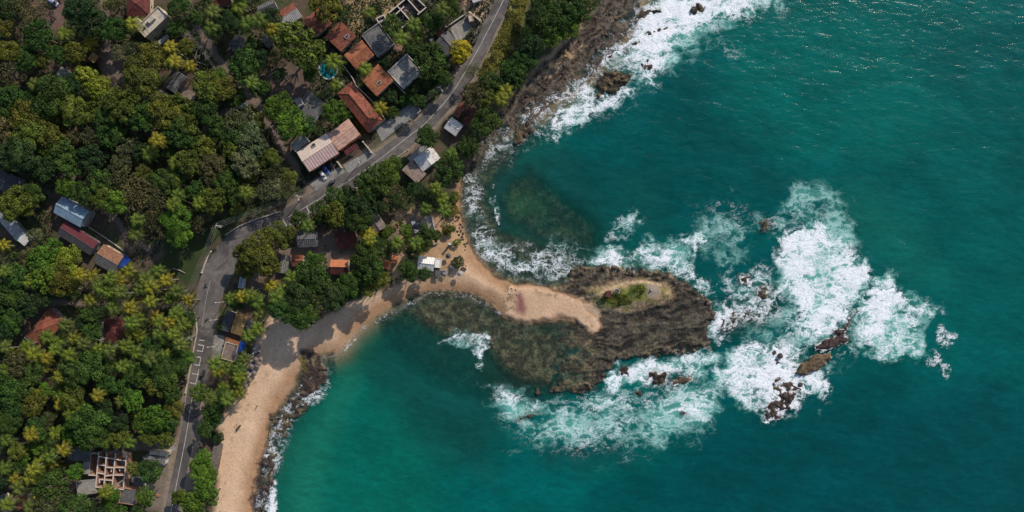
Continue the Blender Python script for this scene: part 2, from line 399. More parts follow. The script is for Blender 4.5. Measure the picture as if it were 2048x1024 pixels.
# the sandy pocket on the upper shelf
pk = pmask(UW, VW, [(1085,148),(1100,120),(1155,80),(1165,95),(1140,120),(1110,150),(1092,160)], 5) * sstep(.35, .5, fbm(U, V, 8, 3, 85))
col = mixc(col, col * 0 + C(.42, .28, .16), pk * .85)
kg = pmask(UW, VW, [(1215,590),(1245,572),(1290,567),(1292,590),(1270,600),(1245,608),(1225,614),(1190,610),(1180,600)], 6)
kc = mixc(np.zeros(col.shape) + C(.30, .215, .125), np.zeros(col.shape) + C(.12, .12, .03), sstep(.4, .6, fbm(U, V, 9, 3, 87)))
kc = mixc(kc, mixc(kc * 0 + C(.035, .07, .012), kc * 0 + C(.13, .15, .022), sstep(.35, .65, fbm(U, V, 7, 3, 89))), kg * .85)
col = mixc(col, kc, knoll)
path = lmask(U, V, [(1150,600),(1190,590),(1222,576),(1250,566),(1290,563),(1320,570)], 2.2, 2); col = mixc(col, col * 0 + C(.42, .31, .2), path * .8)
fl = pmask(UW, VW, [(1292,572),(1310,568),(1315,588),(1296,592)], 3); col = mixc(col, col * 0 + C(.24, .20, .165), fl)
# under water
sub = sstep(.1, -.25, h)
sc = mixc(np.zeros(col.shape) + C(.040, .034, .024), np.zeros(col.shape) + C(.15, .12, .07), sstep(.38, .68, fbm(U, V, 9, 5, 91)))
col = mixc(col, sc, np.clip(subm, 0, 1) * (1 - sstep(.1, .5, h)) * .92)
deep = sstep(-1.5, -4, h); col = mixc(col, col * 0 + C(.12, .18, .12), deep)
col = np.clip(col, 0.005, .9)
bumpw = np.clip(np.maximum(rockm, subm * .9 * (h < .1)) + .15, 0, 1)
ny, nx = X.shape
idx = np.arange(nx * ny).reshape(ny, nx)
F = np.stack([idx[:-1, :-1], idx[:-1, 1:], idx[1:, 1:], idx[1:, :-1]], -1).reshape(-1, 4)
TV = np.stack([X, Y, h], -1).reshape(-1, 3)
terr_me = np_mesh('ground', TV, F, {'col': col.reshape(-1, 3), 'rk': bumpw.ravel()}, smooth=True)

# ------------------------------------------------------------------ materials
def mat(name): 
    m = D.materials.new(name); m.use_nodes = True
    nt = m.node_tree; b = nt.nodes['Principled BSDF']; return m, nt, b
def N(nt, t, **kw):
    n = nt.nodes.new(t)
    for k, v in kw.items(): setattr(n, k, v)
    return n
def noise(nt, vec, scale, detail=4, rough=.55, dist=0.0):
    n = N(nt, 'ShaderNodeTexNoise'); n.inputs['Scale'].default_value = scale; n.inputs['Detail'].default_value = detail
    n.inputs['Roughness'].default_value = rough; n.inputs['Distortion'].default_value = dist
    if vec is not None: nt.links.new(vec, n.inputs['Vector'])
    return n
def mth(nt, op, a, b=None, clamp=False):
    n = N(nt, 'ShaderNodeMath', operation=op); n.use_clamp = clamp
    for i, x in enumerate((a, b)):
        if x is None: continue
        if isinstance(x, (int, float)): n.inputs[i].default_value = x
        else: nt.links.new(x, n.inputs[i])
    return n.outputs[0]
def mixn(nt, fac, a, b, mode='MIX'):
    n = N(nt, 'ShaderNodeMix', data_type='RGBA', blend_type=mode); n.clamp_factor = True
    def setp(s, x):
        if isinstance(x, (tuple, list)): s.default_value = tuple(x) + (1,) if len(x) == 3 else x
        elif isinstance(x, (int, float)): s.default_value = x
        else: nt.links.new(x, s)
    setp(n.inputs[0], fac); setp(n.inputs[6], a); setp(n.inputs[7], b)
    return n.outputs[2]
def ramp(nt, x, a, b, c0=0., c1=1.):
    n = N(nt, 'ShaderNodeMapRange'); n.interpolation_type = 'SMOOTHSTEP'
    nt.links.new(x, n.inputs[0]); n.inputs[1].default_value = a; n.inputs[2].default_value = b
    n.inputs[3].default_value = c0; n.inputs[4].default_value = c1
    return n.outputs[0]
def attr(nt, nm):
    a = N(nt, 'ShaderNodeAttribute'); a.attribute_name = nm; return a
def bumpn(nt, hgt, dist, strength=1.0):
    b = N(nt, 'ShaderNodeBump'); b.inputs['Strength'].default_value = strength; b.inputs['Distance'].default_value = dist
    nt.links.new(hgt, b.inputs['Height']); return b.outputs[0]

gm, nt, b = mat('ground')
tc = N(nt, 'ShaderNodeTexCoord').outputs['Object']
ca = attr(nt, 'col'); ra = attr(nt, 'rk')
n1 = noise(nt, tc, 0.9, 6, .7); n2 = noise(nt, tc, 3.5, 4, .7)
v1 = N(nt, 'ShaderNodeTexVoronoi'); v1.feature = 'DISTANCE_TO_EDGE'; v1.inputs['Scale'].default_value = .55; nt.links.new(noise(nt, tc, .5, 3).outputs['Color'], v1.inputs['Vector'])
v2 = N(nt, 'ShaderNodeTexVoronoi'); v2.inputs['Scale'].default_value = .9; nt.links.new(tc, v2.inputs['Vector'])
f1 = ramp(nt, n1.outputs[0], .3, .7, .5, 1.5); f2 = ramp(nt, n2.outputs[0], .3, .7, .8, 1.2)
amt = ramp(nt, ra.outputs['Fac'], .1, .9, .22, 1.0)
f1m = mth(nt, 'ADD', mth(nt, 'MULTIPLY', mth(nt, 'SUBTRACT', f1, 1.0), amt), 1.0)
f = mth(nt, 'MULTIPLY', f1m, f2)
vm = N(nt, 'ShaderNodeVectorMath', operation='SCALE'); nt.links.new(ca.outputs['Color'], vm.inputs[0]); nt.links.new(f, vm.inputs['Scale'])
nt.links.new(vm.outputs[0], b.inputs['Base Color']); b.inputs['Roughness'].default_value = .9
b.inputs['Specular IOR Level'].default_value = .25
hh = mth(nt, 'ADD', mth(nt, 'MULTIPLY', n1.outputs[0], 1.0), mth(nt, 'MULTIPLY', v2.outputs['Distance'], .5))
nt.links.new(bumpn(nt, mth(nt, 'MULTIPLY', hh, amt), .5, .9), b.inputs['Normal'])
ground = obj('ground', terr_me, gm); tag(ground, kind='structure')

def pm(name, c1, c2, scale=1.0, rough=.85, stripe=None, sdepth=.05, sdark=.25, bump=.03, spec=.3, metal=0.0, stain=None, objcol=False):
    """two-tone weathered surface; stripe = (axis, bands per metre) for corrugation, planks or tile rows"""
    m, nt, b = mat(name)
    tc = N(nt, 'ShaderNodeTexCoord').outputs['Object']
    n1 = noise(nt, tc, scale, 6, .65, .4); n2 = noise(nt, tc, scale * 6, 3, .6)
    c = mixn(nt, ramp(nt, n1.outputs[0], .32, .68), c1, c2)
    if stain:
        n3 = noise(nt, tc, scale * .7, 5, .7, 1.0); c = mixn(nt, ramp(nt, n3.outputs[0], .47, .62, 0, .85), c, stain)
    c = mixn(nt, .35, c, ramp(nt, n2.outputs[0], .25, .75, .3, 1.7), 'MULTIPLY') if False else mixn(nt, ramp(nt, n2.outputs[0], .3, .7, 0, .35), c, tuple(x * .45 for x in c1))
    hgt = mth(nt, 'MULTIPLY', n2.outputs[0], bump)
    if stripe:
        for ax, fr in stripe:
            sx = N(nt, 'ShaderNodeSeparateXYZ'); nt.links.new(tc, sx.inputs[0])
            s = mth(nt, 'SINE', mth(nt, 'MULTIPLY', sx.outputs[ax], fr * 2 * math.pi))
            hgt = mth(nt, 'ADD', hgt, mth(nt, 'MULTIPLY', s, sdepth))
            c = mixn(nt, ramp(nt, s, -1, .2, sdark, 0), c, tuple(x * .35 for x in c1))
    if objcol:
        oi = N(nt, 'ShaderNodeObjectInfo'); c = mixn(nt, 1.0, c, oi.outputs['Color'], 'MULTIPLY')
    nt.links.new(c, b.inputs['Base Color']); b.inputs['Roughness'].default_value = rough
    b.inputs['Specular IOR Level'].default_value = spec; b.inputs['Metallic'].default_value = metal
    nt.links.new(bumpn(nt, hgt, 1.0, .8), b.inputs['Normal'])
    return m
M = {}
TS = [(1, 2.6), (0, 1.9)]
M['tile_orange'] = pm('tile_orange', (.38, .125, .058), (.52, .205, .10), .7, stripe=TS, stain=(.15, .07, .045))
M['tile_red'] = pm('tile_red', (.26, .080, .050), (.37, .125, .075), .7, stripe=TS, stain=(.09, .045, .035))
M['tile_dark'] = pm('tile_dark', (.13, .035, .03), (.20, .06, .045), .7, stripe=TS, stain=(.05, .03, .03))
M['tile_bright'] = pm('tile_bright', (.55, .19, .09), (.62, .26, .13), .6, stripe=TS)
M['tile_old'] = pm('tile_old', (.28, .13, .075), (.42, .22, .13), .8, stripe=TS, stain=(.12, .08, .06))
M['metal_white'] = pm('metal_white', (.62, .60, .58), (.75, .73, .70), .5, .5, stripe=[(0, 1.6)], sdark=.18, stain=(.42, .36, .31))
M['metal_blue'] = pm('metal_blue', (.22, .31, .39), (.30, .41, .50), .35, .5, stripe=[(0, 1.2)], sdark=.15, stain=(.17, .25, .32))
M['metal_grey'] = pm('metal_grey', (.30, .30, .30), (.42, .41, .40), .5, .55, stripe=[(0, 1.5)], stain=(.20, .15, .12))
M['white_sheet'] = pm('white_sheet', (.74, .72, .68), (.82, .80, .76), .5, .5, stripe=[(0, 1.6)], sdark=.06)
M['metal_rust'] = pm('metal_rust', (.20, .15, .125), (.28, .22, .19), .5, .7, stripe=[(0, 1.5)], stain=(.14, .08, .055))
M['metal_pink'] = pm('metal_pink', (.42, .29, .27), (.52, .37, .34), .4, .6, stripe=[(0, .9)], sdark=.08)
M['metal_maroon'] = pm('metal_maroon', (.10, .022, .028), (.15, .035, .04), .4, .6, stripe=[(0, 1.0)])
M['sheet_pale'] = pm('sheet_pale', (.58, .47, .39), (.68, .56, .47), .5, .8, stripe=[(1, .7)], sdark=.05)
M['salmon'] = pm('salmon', (.50, .28, .21), (.60, .38, .29), .5, .8, stripe=[(1, .8)], sdark=.12, stain=(.33, .20, .16))
M['slate'] = pm('slate', (.10, .10, .10), (.155, .155, .16), .5, .8, stripe=[(0, 1.2)], stain=(.07, .065, .065))
M['slate_dark'] = pm('slate_dark', (.055, .058, .066), (.085, .088, .095), .5, .8, stripe=[(0, 1.2)])
M['asbestos'] = pm('asbestos', (.18, .17, .155), (.27, .255, .24), .6, .9, stripe=[(0, 1.3)], sdark=.35, stain=(.10, .09, .08))
M['concrete'] = pm('concrete', (.24, .225, .205), (.34, .32, .29), .3, .9, stain=(.13, .12, .11))
M['concrete_dark'] = pm('concrete_dark', (.085, .085, .09), (.17, .165, .16), .25, .9, stain=(.045, .045, .05), bump=.1)
M['concrete_pale'] = pm('concrete_pale', (.42, .37, .30), (.55, .49, .41), .4, .9, stain=(.22, .18, .145))
M['drive'] = pm('drive', (.22, .215, .20), (.30, .29, .27), .3, .9, stain=(.16, .155, .15), stripe=[(1, .25)], sdark=.1, sdepth=0.01)
M['asphalt'] = pm('asphalt', (.092, .085, .082), (.175, .155, .142), .10, .9, stain=(.072, .066, .064))
M['paint'] = pm('paint', (.55, .53, .50), (.65, .63, .6), 1.5, .8, stain=(.25, .23, .21))
M['thatch'] = pm('thatch', (.33, .195, .07), (.46, .30, .12), .8, .95, stripe=[(0, 3)], bump=.12, stain=(.20, .12, .06))
M['thatch_grey'] = pm('thatch_grey', (.17, .14, .12), (.26, .22, .19), 1.2, .95, stripe=[(0, 4)], bump=.12)
M['planks'] = pm('planks', (.15, .12, .105), (.23, .195, .17), .8, .9, stripe=[(1, 2)], bump=.05, stain=(.10, .08, .07))
M['wall_white'] = pm('wall_white', (.60, .57, .52), (.72, .69, .64), .6, .85, stain=(.45, .41, .36))
M['wall_cream'] = pm('wall_cream', (.52, .44, .32), (.62, .53, .40), .6, .85, stain=(.36, .29, .21))
M['wall_orange'] = pm('wall_orange', (.58, .20, .08), (.66, .26, .11), .6, .8)
M['wall_grey'] = pm('wall_grey', (.26, .25, .24), (.36, .35, .33), .6, .9, stain=(.16, .15, .14))
M['beam'] = pm('beam', (.55, .46, .40), (.66, .56, .49), .8, .9)
M['brick'] = pm('brick', (.36, .20, .13), (.48, .28, .19), 1.5, .9, stripe=[(2, 5)], bump=.05)
M['wood'] = pm('wood', (.13, .075, .04), (.2, .12, .065), 2, .8, stripe=[(0, 4)])
M['frame'] = pm('frame', (.45, .42, .38), (.55, .52, .48), 2, .6)
M['glass'] = pm('glass', (.03, .04, .045), (.04, .055, .06), 1, .08, spec=.6, bump=0)
M['tarp'] = pm('tarp', (.012, .05, .28), (.02, .085, .38), .8, .6, bump=.1)
M['dark_metal'] = pm('dark_metal', (.05, .05, .055), (.09, .09, .09), 2, .5)
M['pole'] = pm('pole', (.50, .49, .46), (.62, .6, .57), 1, .8)
M['bark'] = pm('bark', (.10, .075, .055), (.17, .135, .10), 3, .95, bump=.1)
M['palm_bark'] = pm('palm_bark', (.24, .215, .18), (.33, .30, .26), 2, .95, stripe=[(2, 3)], bump=.05)
M['dead_wood'] = pm('dead_wood', (.27, .24, .20), (.38, .34, .29), 2, .9)
M['rock'] = pm('rock', (.055, .042, .038), (.10, .08, .066), .8, .9, bump=.3)
M['rock_tan'] = pm('rock_tan', (.11, .08, .045), (.22, .155, .085), .8, .9, bump=.3, stain=(.05, .042, .034))
M['car'] = pm('car_paint', (.9, .9, .9), (1, 1, 1), .5, .3, spec=.6, bump=0, objcol=True)
M['rubber'] = pm('rubber', (.02, .02, .02), (.035, .035, .035), 3, .9)
M['cloth'] = pm('cloth', (.85, .85, .85), (1, 1, 1), 3, .9, objcol=True)
M['skin'] = pm('skin', (.18, .09, .055), (.22, .11, .07), 3, .6)
M['hair'] = pm('hair', (.015, .012, .01), (.03, .02, .015), 5, .7)
M['pool'] = pm('pool_water', (.0, .22, .30), (.01, .30, .38), .8, .1, bump=.05, spec=.5)
M['pool_tile'] = pm('pool_tile', (.40, .43, .43), (.5, .53, .52), 2, .6)
M['lamp'] = pm('lamp_glass', (.6, .6, .55), (.7, .7, .65), 1, .3)

def leaf_mat(name, trans=.25):
    m, nt, b = mat(name)
    oi = N(nt, 'ShaderNodeObjectInfo'); t = attr(nt, 'tint')
    tc = N(nt, 'ShaderNodeTexCoord').outputs['Object']
    nz = noise(nt, tc, 1.6, 3, .6)
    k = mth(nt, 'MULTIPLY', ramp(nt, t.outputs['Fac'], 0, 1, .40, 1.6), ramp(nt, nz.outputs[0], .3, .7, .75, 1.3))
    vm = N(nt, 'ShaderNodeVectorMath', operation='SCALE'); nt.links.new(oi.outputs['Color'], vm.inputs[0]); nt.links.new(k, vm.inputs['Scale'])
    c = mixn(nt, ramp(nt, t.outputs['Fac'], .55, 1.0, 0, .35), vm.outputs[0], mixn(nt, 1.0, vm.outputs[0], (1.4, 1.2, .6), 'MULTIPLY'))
    nt.links.new(c, b.inputs['Base Color']); b.inputs['Roughness'].default_value = .65; b.inputs['Specular IOR Level'].default_value = .25
    tr = N(nt, 'ShaderNodeBsdfTranslucent'); nt.links.new(mixn(nt, 1.0, c, (1.2, 1.3, .5), 'MULTIPLY'), tr.inputs[0])
    mx = N(nt, 'ShaderNodeMixShader'); mx.inputs[0].default_value = trans
    nt.links.new(b.outputs[0], mx.inputs[1]); nt.links.new(tr.outputs[0], mx.inputs[2])
    nt.links.new(mx.outputs[0], nt.nodes['Material Output'].inputs[0])
    return m
M['leaf'] = leaf_mat('leaf'); M['frond'] = leaf_mat('frond', .2)

# ------------------------------------------------------------------ sea
SX = axis(216, 0.7); SY = axis(112, 0.7)
sX, sY = np.meshgrid(SX, SY)
def hgrid(x, y):
    i = np.clip(np.searchsorted(GX, x) - 1, 0, len(GX) - 2); j = np.clip(np.searchsorted(GY, y) - 1, 0, len(GY) - 2)
    fx = (x - GX[i]) / (GX[i + 1] - GX[i]); fy = (y - GY[j]) / (GY[j + 1] - GY[j])
    return (h[j, i] * (1 - fx) + h[j, i + 1] * fx) * (1 - fy) + (h[j + 1, i] * (1 - fx) + h[j + 1, i + 1] * fx) * fy
sh_ = hgrid(sX, sY)
sU = 1024 + sX / PX; sV = 512 - sY / PX
w1 = (fbm(sU, sV, 34, 4, 101) - .5) * 34; w2 = (fbm(sU, sV, 34, 4, 107) - .5) * 34
fU, fV = sU + w1, sV + w2
w3 = (ridged(sU, sV, 30, 4, 161) - .45) * 26; w4 = (ridged(sU, sV, 30, 4, 167) - .45) * 26
dep = np.maximum(-sh_, 0)
FO = [  # polygon, density, feather
    ([(1275,35),(1300,5),(1340,-10),(1480,-30),(1570,-30),(1560,5),(1470,30),(1400,65),(1350,105),(1318,150),(1300,168),(1262,158),(1240,130),(1212,132),(1208,112),(1255,78)], 1.05, 14),
    ([(1290,-30),(1250,25),(1215,85),(1160,140),(1100,175),(1060,205),(1000,250),(960,290),(960,330),(1030,300),(1110,225),(1190,175),(1230,125),(1290,60)], .52, 10),
    ([(1400,-30),(1560,-30),(1560,10),(1520,30),(1450,50),(1400,70)], .6, 20),
    ([(1164,176),(1125,212),(1106,240),(1106,275),(1130,262),(1175,250),(1215,215),(1262,185),(1270,165),(1225,180),(1190,190),(1175,180)], 1.05, 9),
    ([(960,318),(1010,285),(1070,245),(1105,220),(1112,280),(1060,295),(1000,325),(950,350)], .52, 12),
    ([(922,350),(945,335),(960,380),(965,430),(985,470),(1020,492),(1080,505),(1140,520),(1150,560),(1100,578),(1050,568),(1000,555),(955,505),(928,440)], .58, 10),
    ([(1000,490),(1060,485),(1130,490),(1180,520),(1150,540),(1060,530),(1010,520)], .46, 12),
    ([(980,370),(990,372),(994,420),(996,450),(988,445),(984,410)], .6, 4),
    ([(1178,518),(1215,502),(1260,500),(1320,488),(1366,498),(1372,520),(1400,560),(1372,552),(1330,540),(1260,528),(1190,530)], 1.0, 8),
    ([(1215,466),(1235,452),(1248,428),(1280,428),(1284,448),(1255,462),(1225,478)], .66, 8),
    ([(1368,478),(1398,470),(1406,486),(1388,514),(1374,510)], .93, 6),
    ([(1380,545),(1410,560),(1435,600),(1480,600),(1490,630),(1450,660),(1440,690),(1410,660),(1432,640),(1425,606)], .85, 9),
    ([(1440,540),(1520,530),(1560,560),(1560,620),(1500,660),(1440,650)], .62, 14),
    ([(1545,560),(1560,548),(1582,572),(1560,585),(1535,610),(1540,580)], .85, 6),
    ([(1212,730),(1300,716),(1400,705),(1428,715),(1400,745),(1310,768),(1230,775),(1205,770)], .98, 9),
    ([(990,770),(1060,775),(1110,792),(1210,780),(1300,765),(1400,735),(1440,780),(1430,850),(1390,880),(1300,895),(1200,905),(1110,895),(1030,880),(1005,830)], .50, 22),
    ([(1000,775),(1050,772),(1062,800),(1040,830),(1020,845),(1005,815)], .62, 8),
    ([(1320,815),(1350,790),(1400,800),(1415,835),(1370,850),(1325,845)], .66, 10),
    ([(1560,462),(1590,452),(1640,450),(1685,475),(1712,520),(1748,548),(1720,585),(1700,630),(1660,668),(1615,690),(1590,650),(1588,590),(1562,548),(1552,510)], .99, 9),
    ([(1570,560),(1640,560),(1640,680),(1600,700),(1560,680),(1575,620)], .62, 14),
    ([(1745,560),(1780,545),(1792,580),(1812,608),(1860,602),(1884,622),(1850,636),(1826,640),(1832,680),(1848,700),(1840,718),(1800,716),(1762,722),(1735,700),(1700,668),(1700,640),(1720,600)], .99, 8),
    ([(1430,730),(1460,705),(1510,690),(1560,688),(1612,695),(1600,725),(1640,745),(1655,755),(1662,780),(1648,806),(1628,785),(1608,790),(1585,820),(1560,845),(1530,845),(1500,815),(1460,790),(1435,765)], .96, 9),
    ([(1580,360),(1630,350),(1680,390),(1720,450),(1745,520),(1700,480),(1600,450),(1560,458),(1560,420)], .33, 20),
    ([(1370,400),(1480,410),(1530,440),(1500,480),(1420,480),(1380,440)], .40, 20),
    ([(1500,445),(1556,436),(1558,456),(1515,475)], .5, 8),
    ([(1664,720),(1690,690),(1720,690),(1700,720),(1660,750),(1645,755)], .5, 7),
    ([(876,684),(900,670),(930,666),(976,672),(974,690),(968,712),(962,732),(950,718),(936,690),(905,682)], .78, 5),
    ([(985,668),(1000,670),(1002,674),(985,673)], .6, 3),
    ([(1195,200),(1250,190),(1300,200),(1240,270),(1180,280)], .25, 16),
    ([(1420,80),(1480,90),(1500,120),(1450,120)], .38, 14), ([(1540,20),(1640,0),(1660,40),(1580,60)], .25, 16),
]
WASH = [([(600,705),(640,690),(668,712),(668,760),(645,800),(612,825),(590,860),(570,905),(556,960),(552,1060),(508,1060),(515,960),(530,890),(540,845),(570,810),(600,760)], .50, 12),
    ([(540,960),(556,955),(552,1060),(536,1060)], .86, 4),
    ([(680,702),(700,672),(740,640),(790,612),(840,592),(850,600),(800,622),(750,650),(712,680),(690,704)], .42, 4),
    ([(840,586),(900,578),(960,588),(1005,625),(1000,632),(950,602),(900,590),(845,596)], .40, 3)]
BL = [(1888,672,15),(1908,670,11),(1868,722,15),(1890,742,13),(1808,488,5),(1640,790,12)]
foam = np.zeros(sU.shape)
for P, d_, f_ in FO: foam = np.maximum(foam, d_ * pmask(fU + w3, fV + w4, P, f_ * 2.4))
for P, d_, f_ in WASH: foam = np.maximum(foam, d_ * pmask(sU + w1 * .3, sV + w2 * .3, P, f_))
for bx, by, br in BL:
    dd = np.hypot(sU - bx + w3 * .9, (sV - by) * .85 + w4 * .9); foam = np.maximum(foam, .66 * (1 - sstep(br * .6, br * 1.3, dd)) - .3 * (1 - sstep(0, br * .6, dd)))
lines = [([(985,368),(990,395),(989,425),(996,450)], 1.6, .9), ([(660,712),(690,703),(700,690),(730,664)], 1.6, .9),
         ([(1030,850),(1060,825),(1075,800)], 3, .75), ([(1340,775),(1370,762),(1420,745)], 3, .6), ([(876,686),(905,672),(935,668),(975,673)], 3.2, 1.0),
         ([(1108,275),(1107,245),(1120,220)], 4, 1.0), ([(615,702),(640,722)], 1.6, .95), ([(560,460),(560,461)], 1, 0), ([(1205,128),(1240,98),(1260,80)], 4, .9),
         ([(556,770),(600,700)], .1, 0), ([(1530,845),(1565,825),(1580,808)], 4, .95)]
for P, w, d_ in lines: foam = np.maximum(foam, d_ * lmask(sU + w1 * .25, sV + w2 * .25, P, w, 1.6))
foam = foam * np.clip(.10 + 1.55 * fbm(sU + w3, sV + w4, 40, 5, 151), 0, 1.04)
# foam collects round anything that breaks the surface near surf
surf = pmask(fU, fV, [(1380,540),(1700,430),(1900,600),(1700,850),(1500,870),(1380,800),(1230,790),(1430,700)], 30)
foam = np.where(sh_ > -.35, np.maximum(foam, .62 * surf), foam)
foam = foam * (1 - .5 * sstep(.15, .5, sh_))
MI = [([(990,765),(1110,790),(1300,760),(1430,720),(1450,800),(1410,870),(1250,910),(1080,900),(1000,850)], .85, 40),
      ([(1560,440),(1580,370),(1640,350),(1700,400),(1740,500),(1700,560),(1560,500)], .8, 30),
      ([(1540,600),(1620,640),(1620,700),(1500,700),(1430,740),(1480,670)], .75, 25),
      ([(1365,400),(1530,410),(1550,470),(1480,540),(1390,520)], .6, 30),
      ([(1300,20),(1480,0),(1480,60),(1400,90),(1330,150),(1240,150)], .8, 25),
      ([(1110,230),(1200,200),(1190,250),(1120,280)], .5, 15), ([(1690,640),(1740,700),(1680,760),(1640,760)], .6, 18),
      ([(1200,760),(1400,720),(1440,800),(1300,850)], .5, 25), ([(1700,540),(1880,600),(1840,730),(1720,710)], .8, 14)]
milk = np.zeros(sU.shape)
for P, d_, f_ in MI: milk = np.maximum(milk, d_ * pmask(fU + w2 * .8, fV - w1 * .8, P, f_))
milk *= np.clip(.25 + 1.1 * fbm(fU, fV, 60, 4, 111), .0, 1.15)
halo = np.zeros(sU.shape)
for P, d_, f_ in FO: halo = np.maximum(halo, min(d_, 1) * pmask(fU + w3 * 1.3, fV + w4 * 1.3, P, f_ * 4.5))
milk = np.clip(np.maximum(milk, halo * 1.0), 0, 1)
sc_ = np.zeros(sU.shape + (3,)) + C(.0, .118, .108)
bigs = fbm(sU, sV, 260, 4, 121)
sc_ = mixc(sc_, sc_ * 0 + C(.0, .078, .082), sstep(.4, .62, bigs) * .8)
GR = [([(1000,340),(1120,300),(1210,440),(1200,530),(1060,490),(1000,450)], (.022, .058, .048), 34), ([(800,605),(960,585),(1130,650),(1130,790),(1020,810),(900,770),(800,710),(750,655)], (.020, .050, .043), 34),
      ([(925,335),(1000,290),(1060,290),(1000,350),(1000,450),(1190,510),(1160,560),(1060,572),(950,500)], (.040, .062, .052), 25), ([(820,590),(900,582),(1000,630),(1120,650),(1110,760),(1040,790),(950,740),(880,690),(800,660)], (.028, .052, .042), 30),
      ([(560,1100),(600,850),(660,770),(760,690),(850,760),(900,900),(860,1100)], (.004, .150, .108), 60),
      ([(560,1060),(575,900),(640,800),(690,710),(740,680),(720,760),(660,900),(640,1060)], (.02, .19, .125), 30),
      ([(1020,390),(1080,385),(1110,420),(1080,440),(1030,430)], (.06, .16, .085), 16),
      ([(1400,860),(1700,820),(1900,760),(2200,800),(2200,1200),(1200,1200)], (.0, .070, .078), 70),
      ([(1800,100),(2200,0),(2200,700),(1950,700),(1780,400)], (.0, .10, .095), 80),
      ([(1450,40),(1800,20),(1900,300),(1600,340),(1450,200)], (.0, .132, .115), 70),
      ([(1640,380),(1760,380),(1900,560),(1800,560)], (.01, .14, .112), 50),
      ([(1390,900),(1480,890),(1500,960),(1380,960)], (.0, .065, .07), 40), ([(1080,890),(1260,880),(1260,930),(1080,930)], (.01, .070, .068), 34),
      ([(700,700),(820,640),(950,720),(1010,820),(980,950),(850,900),(760,790)], (.01, .078, .068), 45),
      ([(1080,300),(1300,320),(1350,480),(1200,500),(1080,440)], (.005, .075, .070), 40),
      ([(1150,280),(1350,220),(1400,330),(1200,360)], (.0, .085, .085), 45)]
for P, c, f_ in GR: sc_ = mixc(sc_, sc_ * 0 + C(*c), pmask(fU, fV, P, f_) * (.85))
sc_ *= C(.5, .95, .95); sc_ *= (.80 + .4 * fbm(fU, fV * 1.3, 90, 4, 181))[..., None]
alpha = 1 - np.exp(-np.maximum(dep - .03, 0) / 1.9); alpha = np.clip(alpha * 1.04, 0, 1)
alpha = np.clip(alpha, sstep(2.5, 5, dep), 1)
alpha = np.maximum(alpha, milk * .6 * sstep(0, .3, dep))
opn = sstep(.3, 3, dep)
sw = (fbm(sU, sV * 1.7, 60, 3, 131) - .5) * .28 * opn + (fbm(sU * .5 + sV * .2, sV * 1.9 - sU * .5, 22, 3, 137) - .5) * 1.7 * .14 * opn
sw = sw * np.exp(-np.maximum(np.hypot(sX, sY) - 400, 0) / 300)
fz = foam * (.10 + .5 * ridged(sU, sV, 30, 3, 141)) * .5
SVt = np.stack([sX, sY, sw + fz], -1).reshape(-1, 3)
ny, nx = sX.shape; idx = np.arange(nx * ny).reshape(ny, nx)
keep = sh_ < .55
kf = keep[:-1, :-1] | keep[:-1, 1:] | keep[1:, 1:] | keep[1:, :-1]
SF = np.stack([idx[:-1, :-1], idx[:-1, 1:], idx[1:, 1:], idx[1:, :-1]], -1)[kf]
used = np.unique(SF); remap = np.full(nx * ny, -1); remap[used] = np.arange(len(used))
sea_me = np_mesh('sea', SVt[used], remap[SF], {'col': sc_.reshape(-1, 3)[used], 'alpha': alpha.ravel()[used], 'foam': foam.ravel()[used], 'milk': milk.ravel()[used], 'depth': dep.ravel()[used]}, smooth=True)
wm, nt, b = mat('sea_water')
tc = N(nt, 'ShaderNodeTexCoord').outputs['Object']
ca = attr(nt, 'col'); aa = attr(nt, 'alpha').outputs['Fac']; fa = attr(nt, 'foam').outputs['Fac']; mk = attr(nt, 'milk').outputs['Fac']
mp = N(nt, 'ShaderNodeMapping'); mp.inputs['Rotation'].default_value = (0, 0, R(18)); mp.inputs['Scale'].default_value = (.5, 1, 1); nt.links.new(tc, mp.inputs[0])
r1 = noise(nt, mp.outputs[0], .55, 5, .6, .5); r2 = noise(nt, tc, 1.5, 4, .6); r3 = noise(nt, mp.outputs[0], .10, 4, .6, .8)
mpw = N(nt, 'ShaderNodeVectorMath', operation='ADD')
wns = noise(nt, tc, .16, 5, .62); sca = N(nt, 'ShaderNodeVectorMath', operation='SCALE'); nt.links.new(wns.outputs['Color'], sca.inputs[0]); sca.inputs['Scale'].default_value = 9.0
mpr = N(nt, 'ShaderNodeMapping'); mpr.inputs['Rotation'].default_value = (0, 0, R(-62)); mpr.inputs['Scale'].default_value = (.62, 1.1, 1); nt.links.new(tc, mpr.inputs[0])
nt.links.new(mpr.outputs[0], mpw.inputs[0]); nt.links.new(sca.outputs[0], mpw.inputs[1])
def lace(scale, det=5, w=2.2):
    n = noise(nt, mpw.outputs[0], scale, det, .62)
    a = mth(nt, 'ABSOLUTE', mth(nt, 'SUBTRACT', mth(nt, 'MULTIPLY', n.outputs[0], 2.0), 1.0))
    return mth(nt, 'SUBTRACT', 1.0, mth(nt, 'MULTIPLY', a, w), True)
l1 = lace(.24, 6, 2.7); l2 = lace(.62, 5, 3.2); l3 = noise(nt, tc, 2.2, 3, .6).outputs[0]; l6 = lace(1.25, 3, 2.0); l4 = noise(nt, mpw.outputs[0], .12, 4, .6).outputs[0]
P_ = mth(nt, 'ADD', mth(nt, 'ADD', mth(nt, 'MULTIPLY', l1, .36), mth(nt, 'MULTIPLY', l2, .28)), mth(nt, 'ADD', mth(nt, 'MULTIPLY', l6, .22), mth(nt, 'MULTIPLY', l4, .35)))
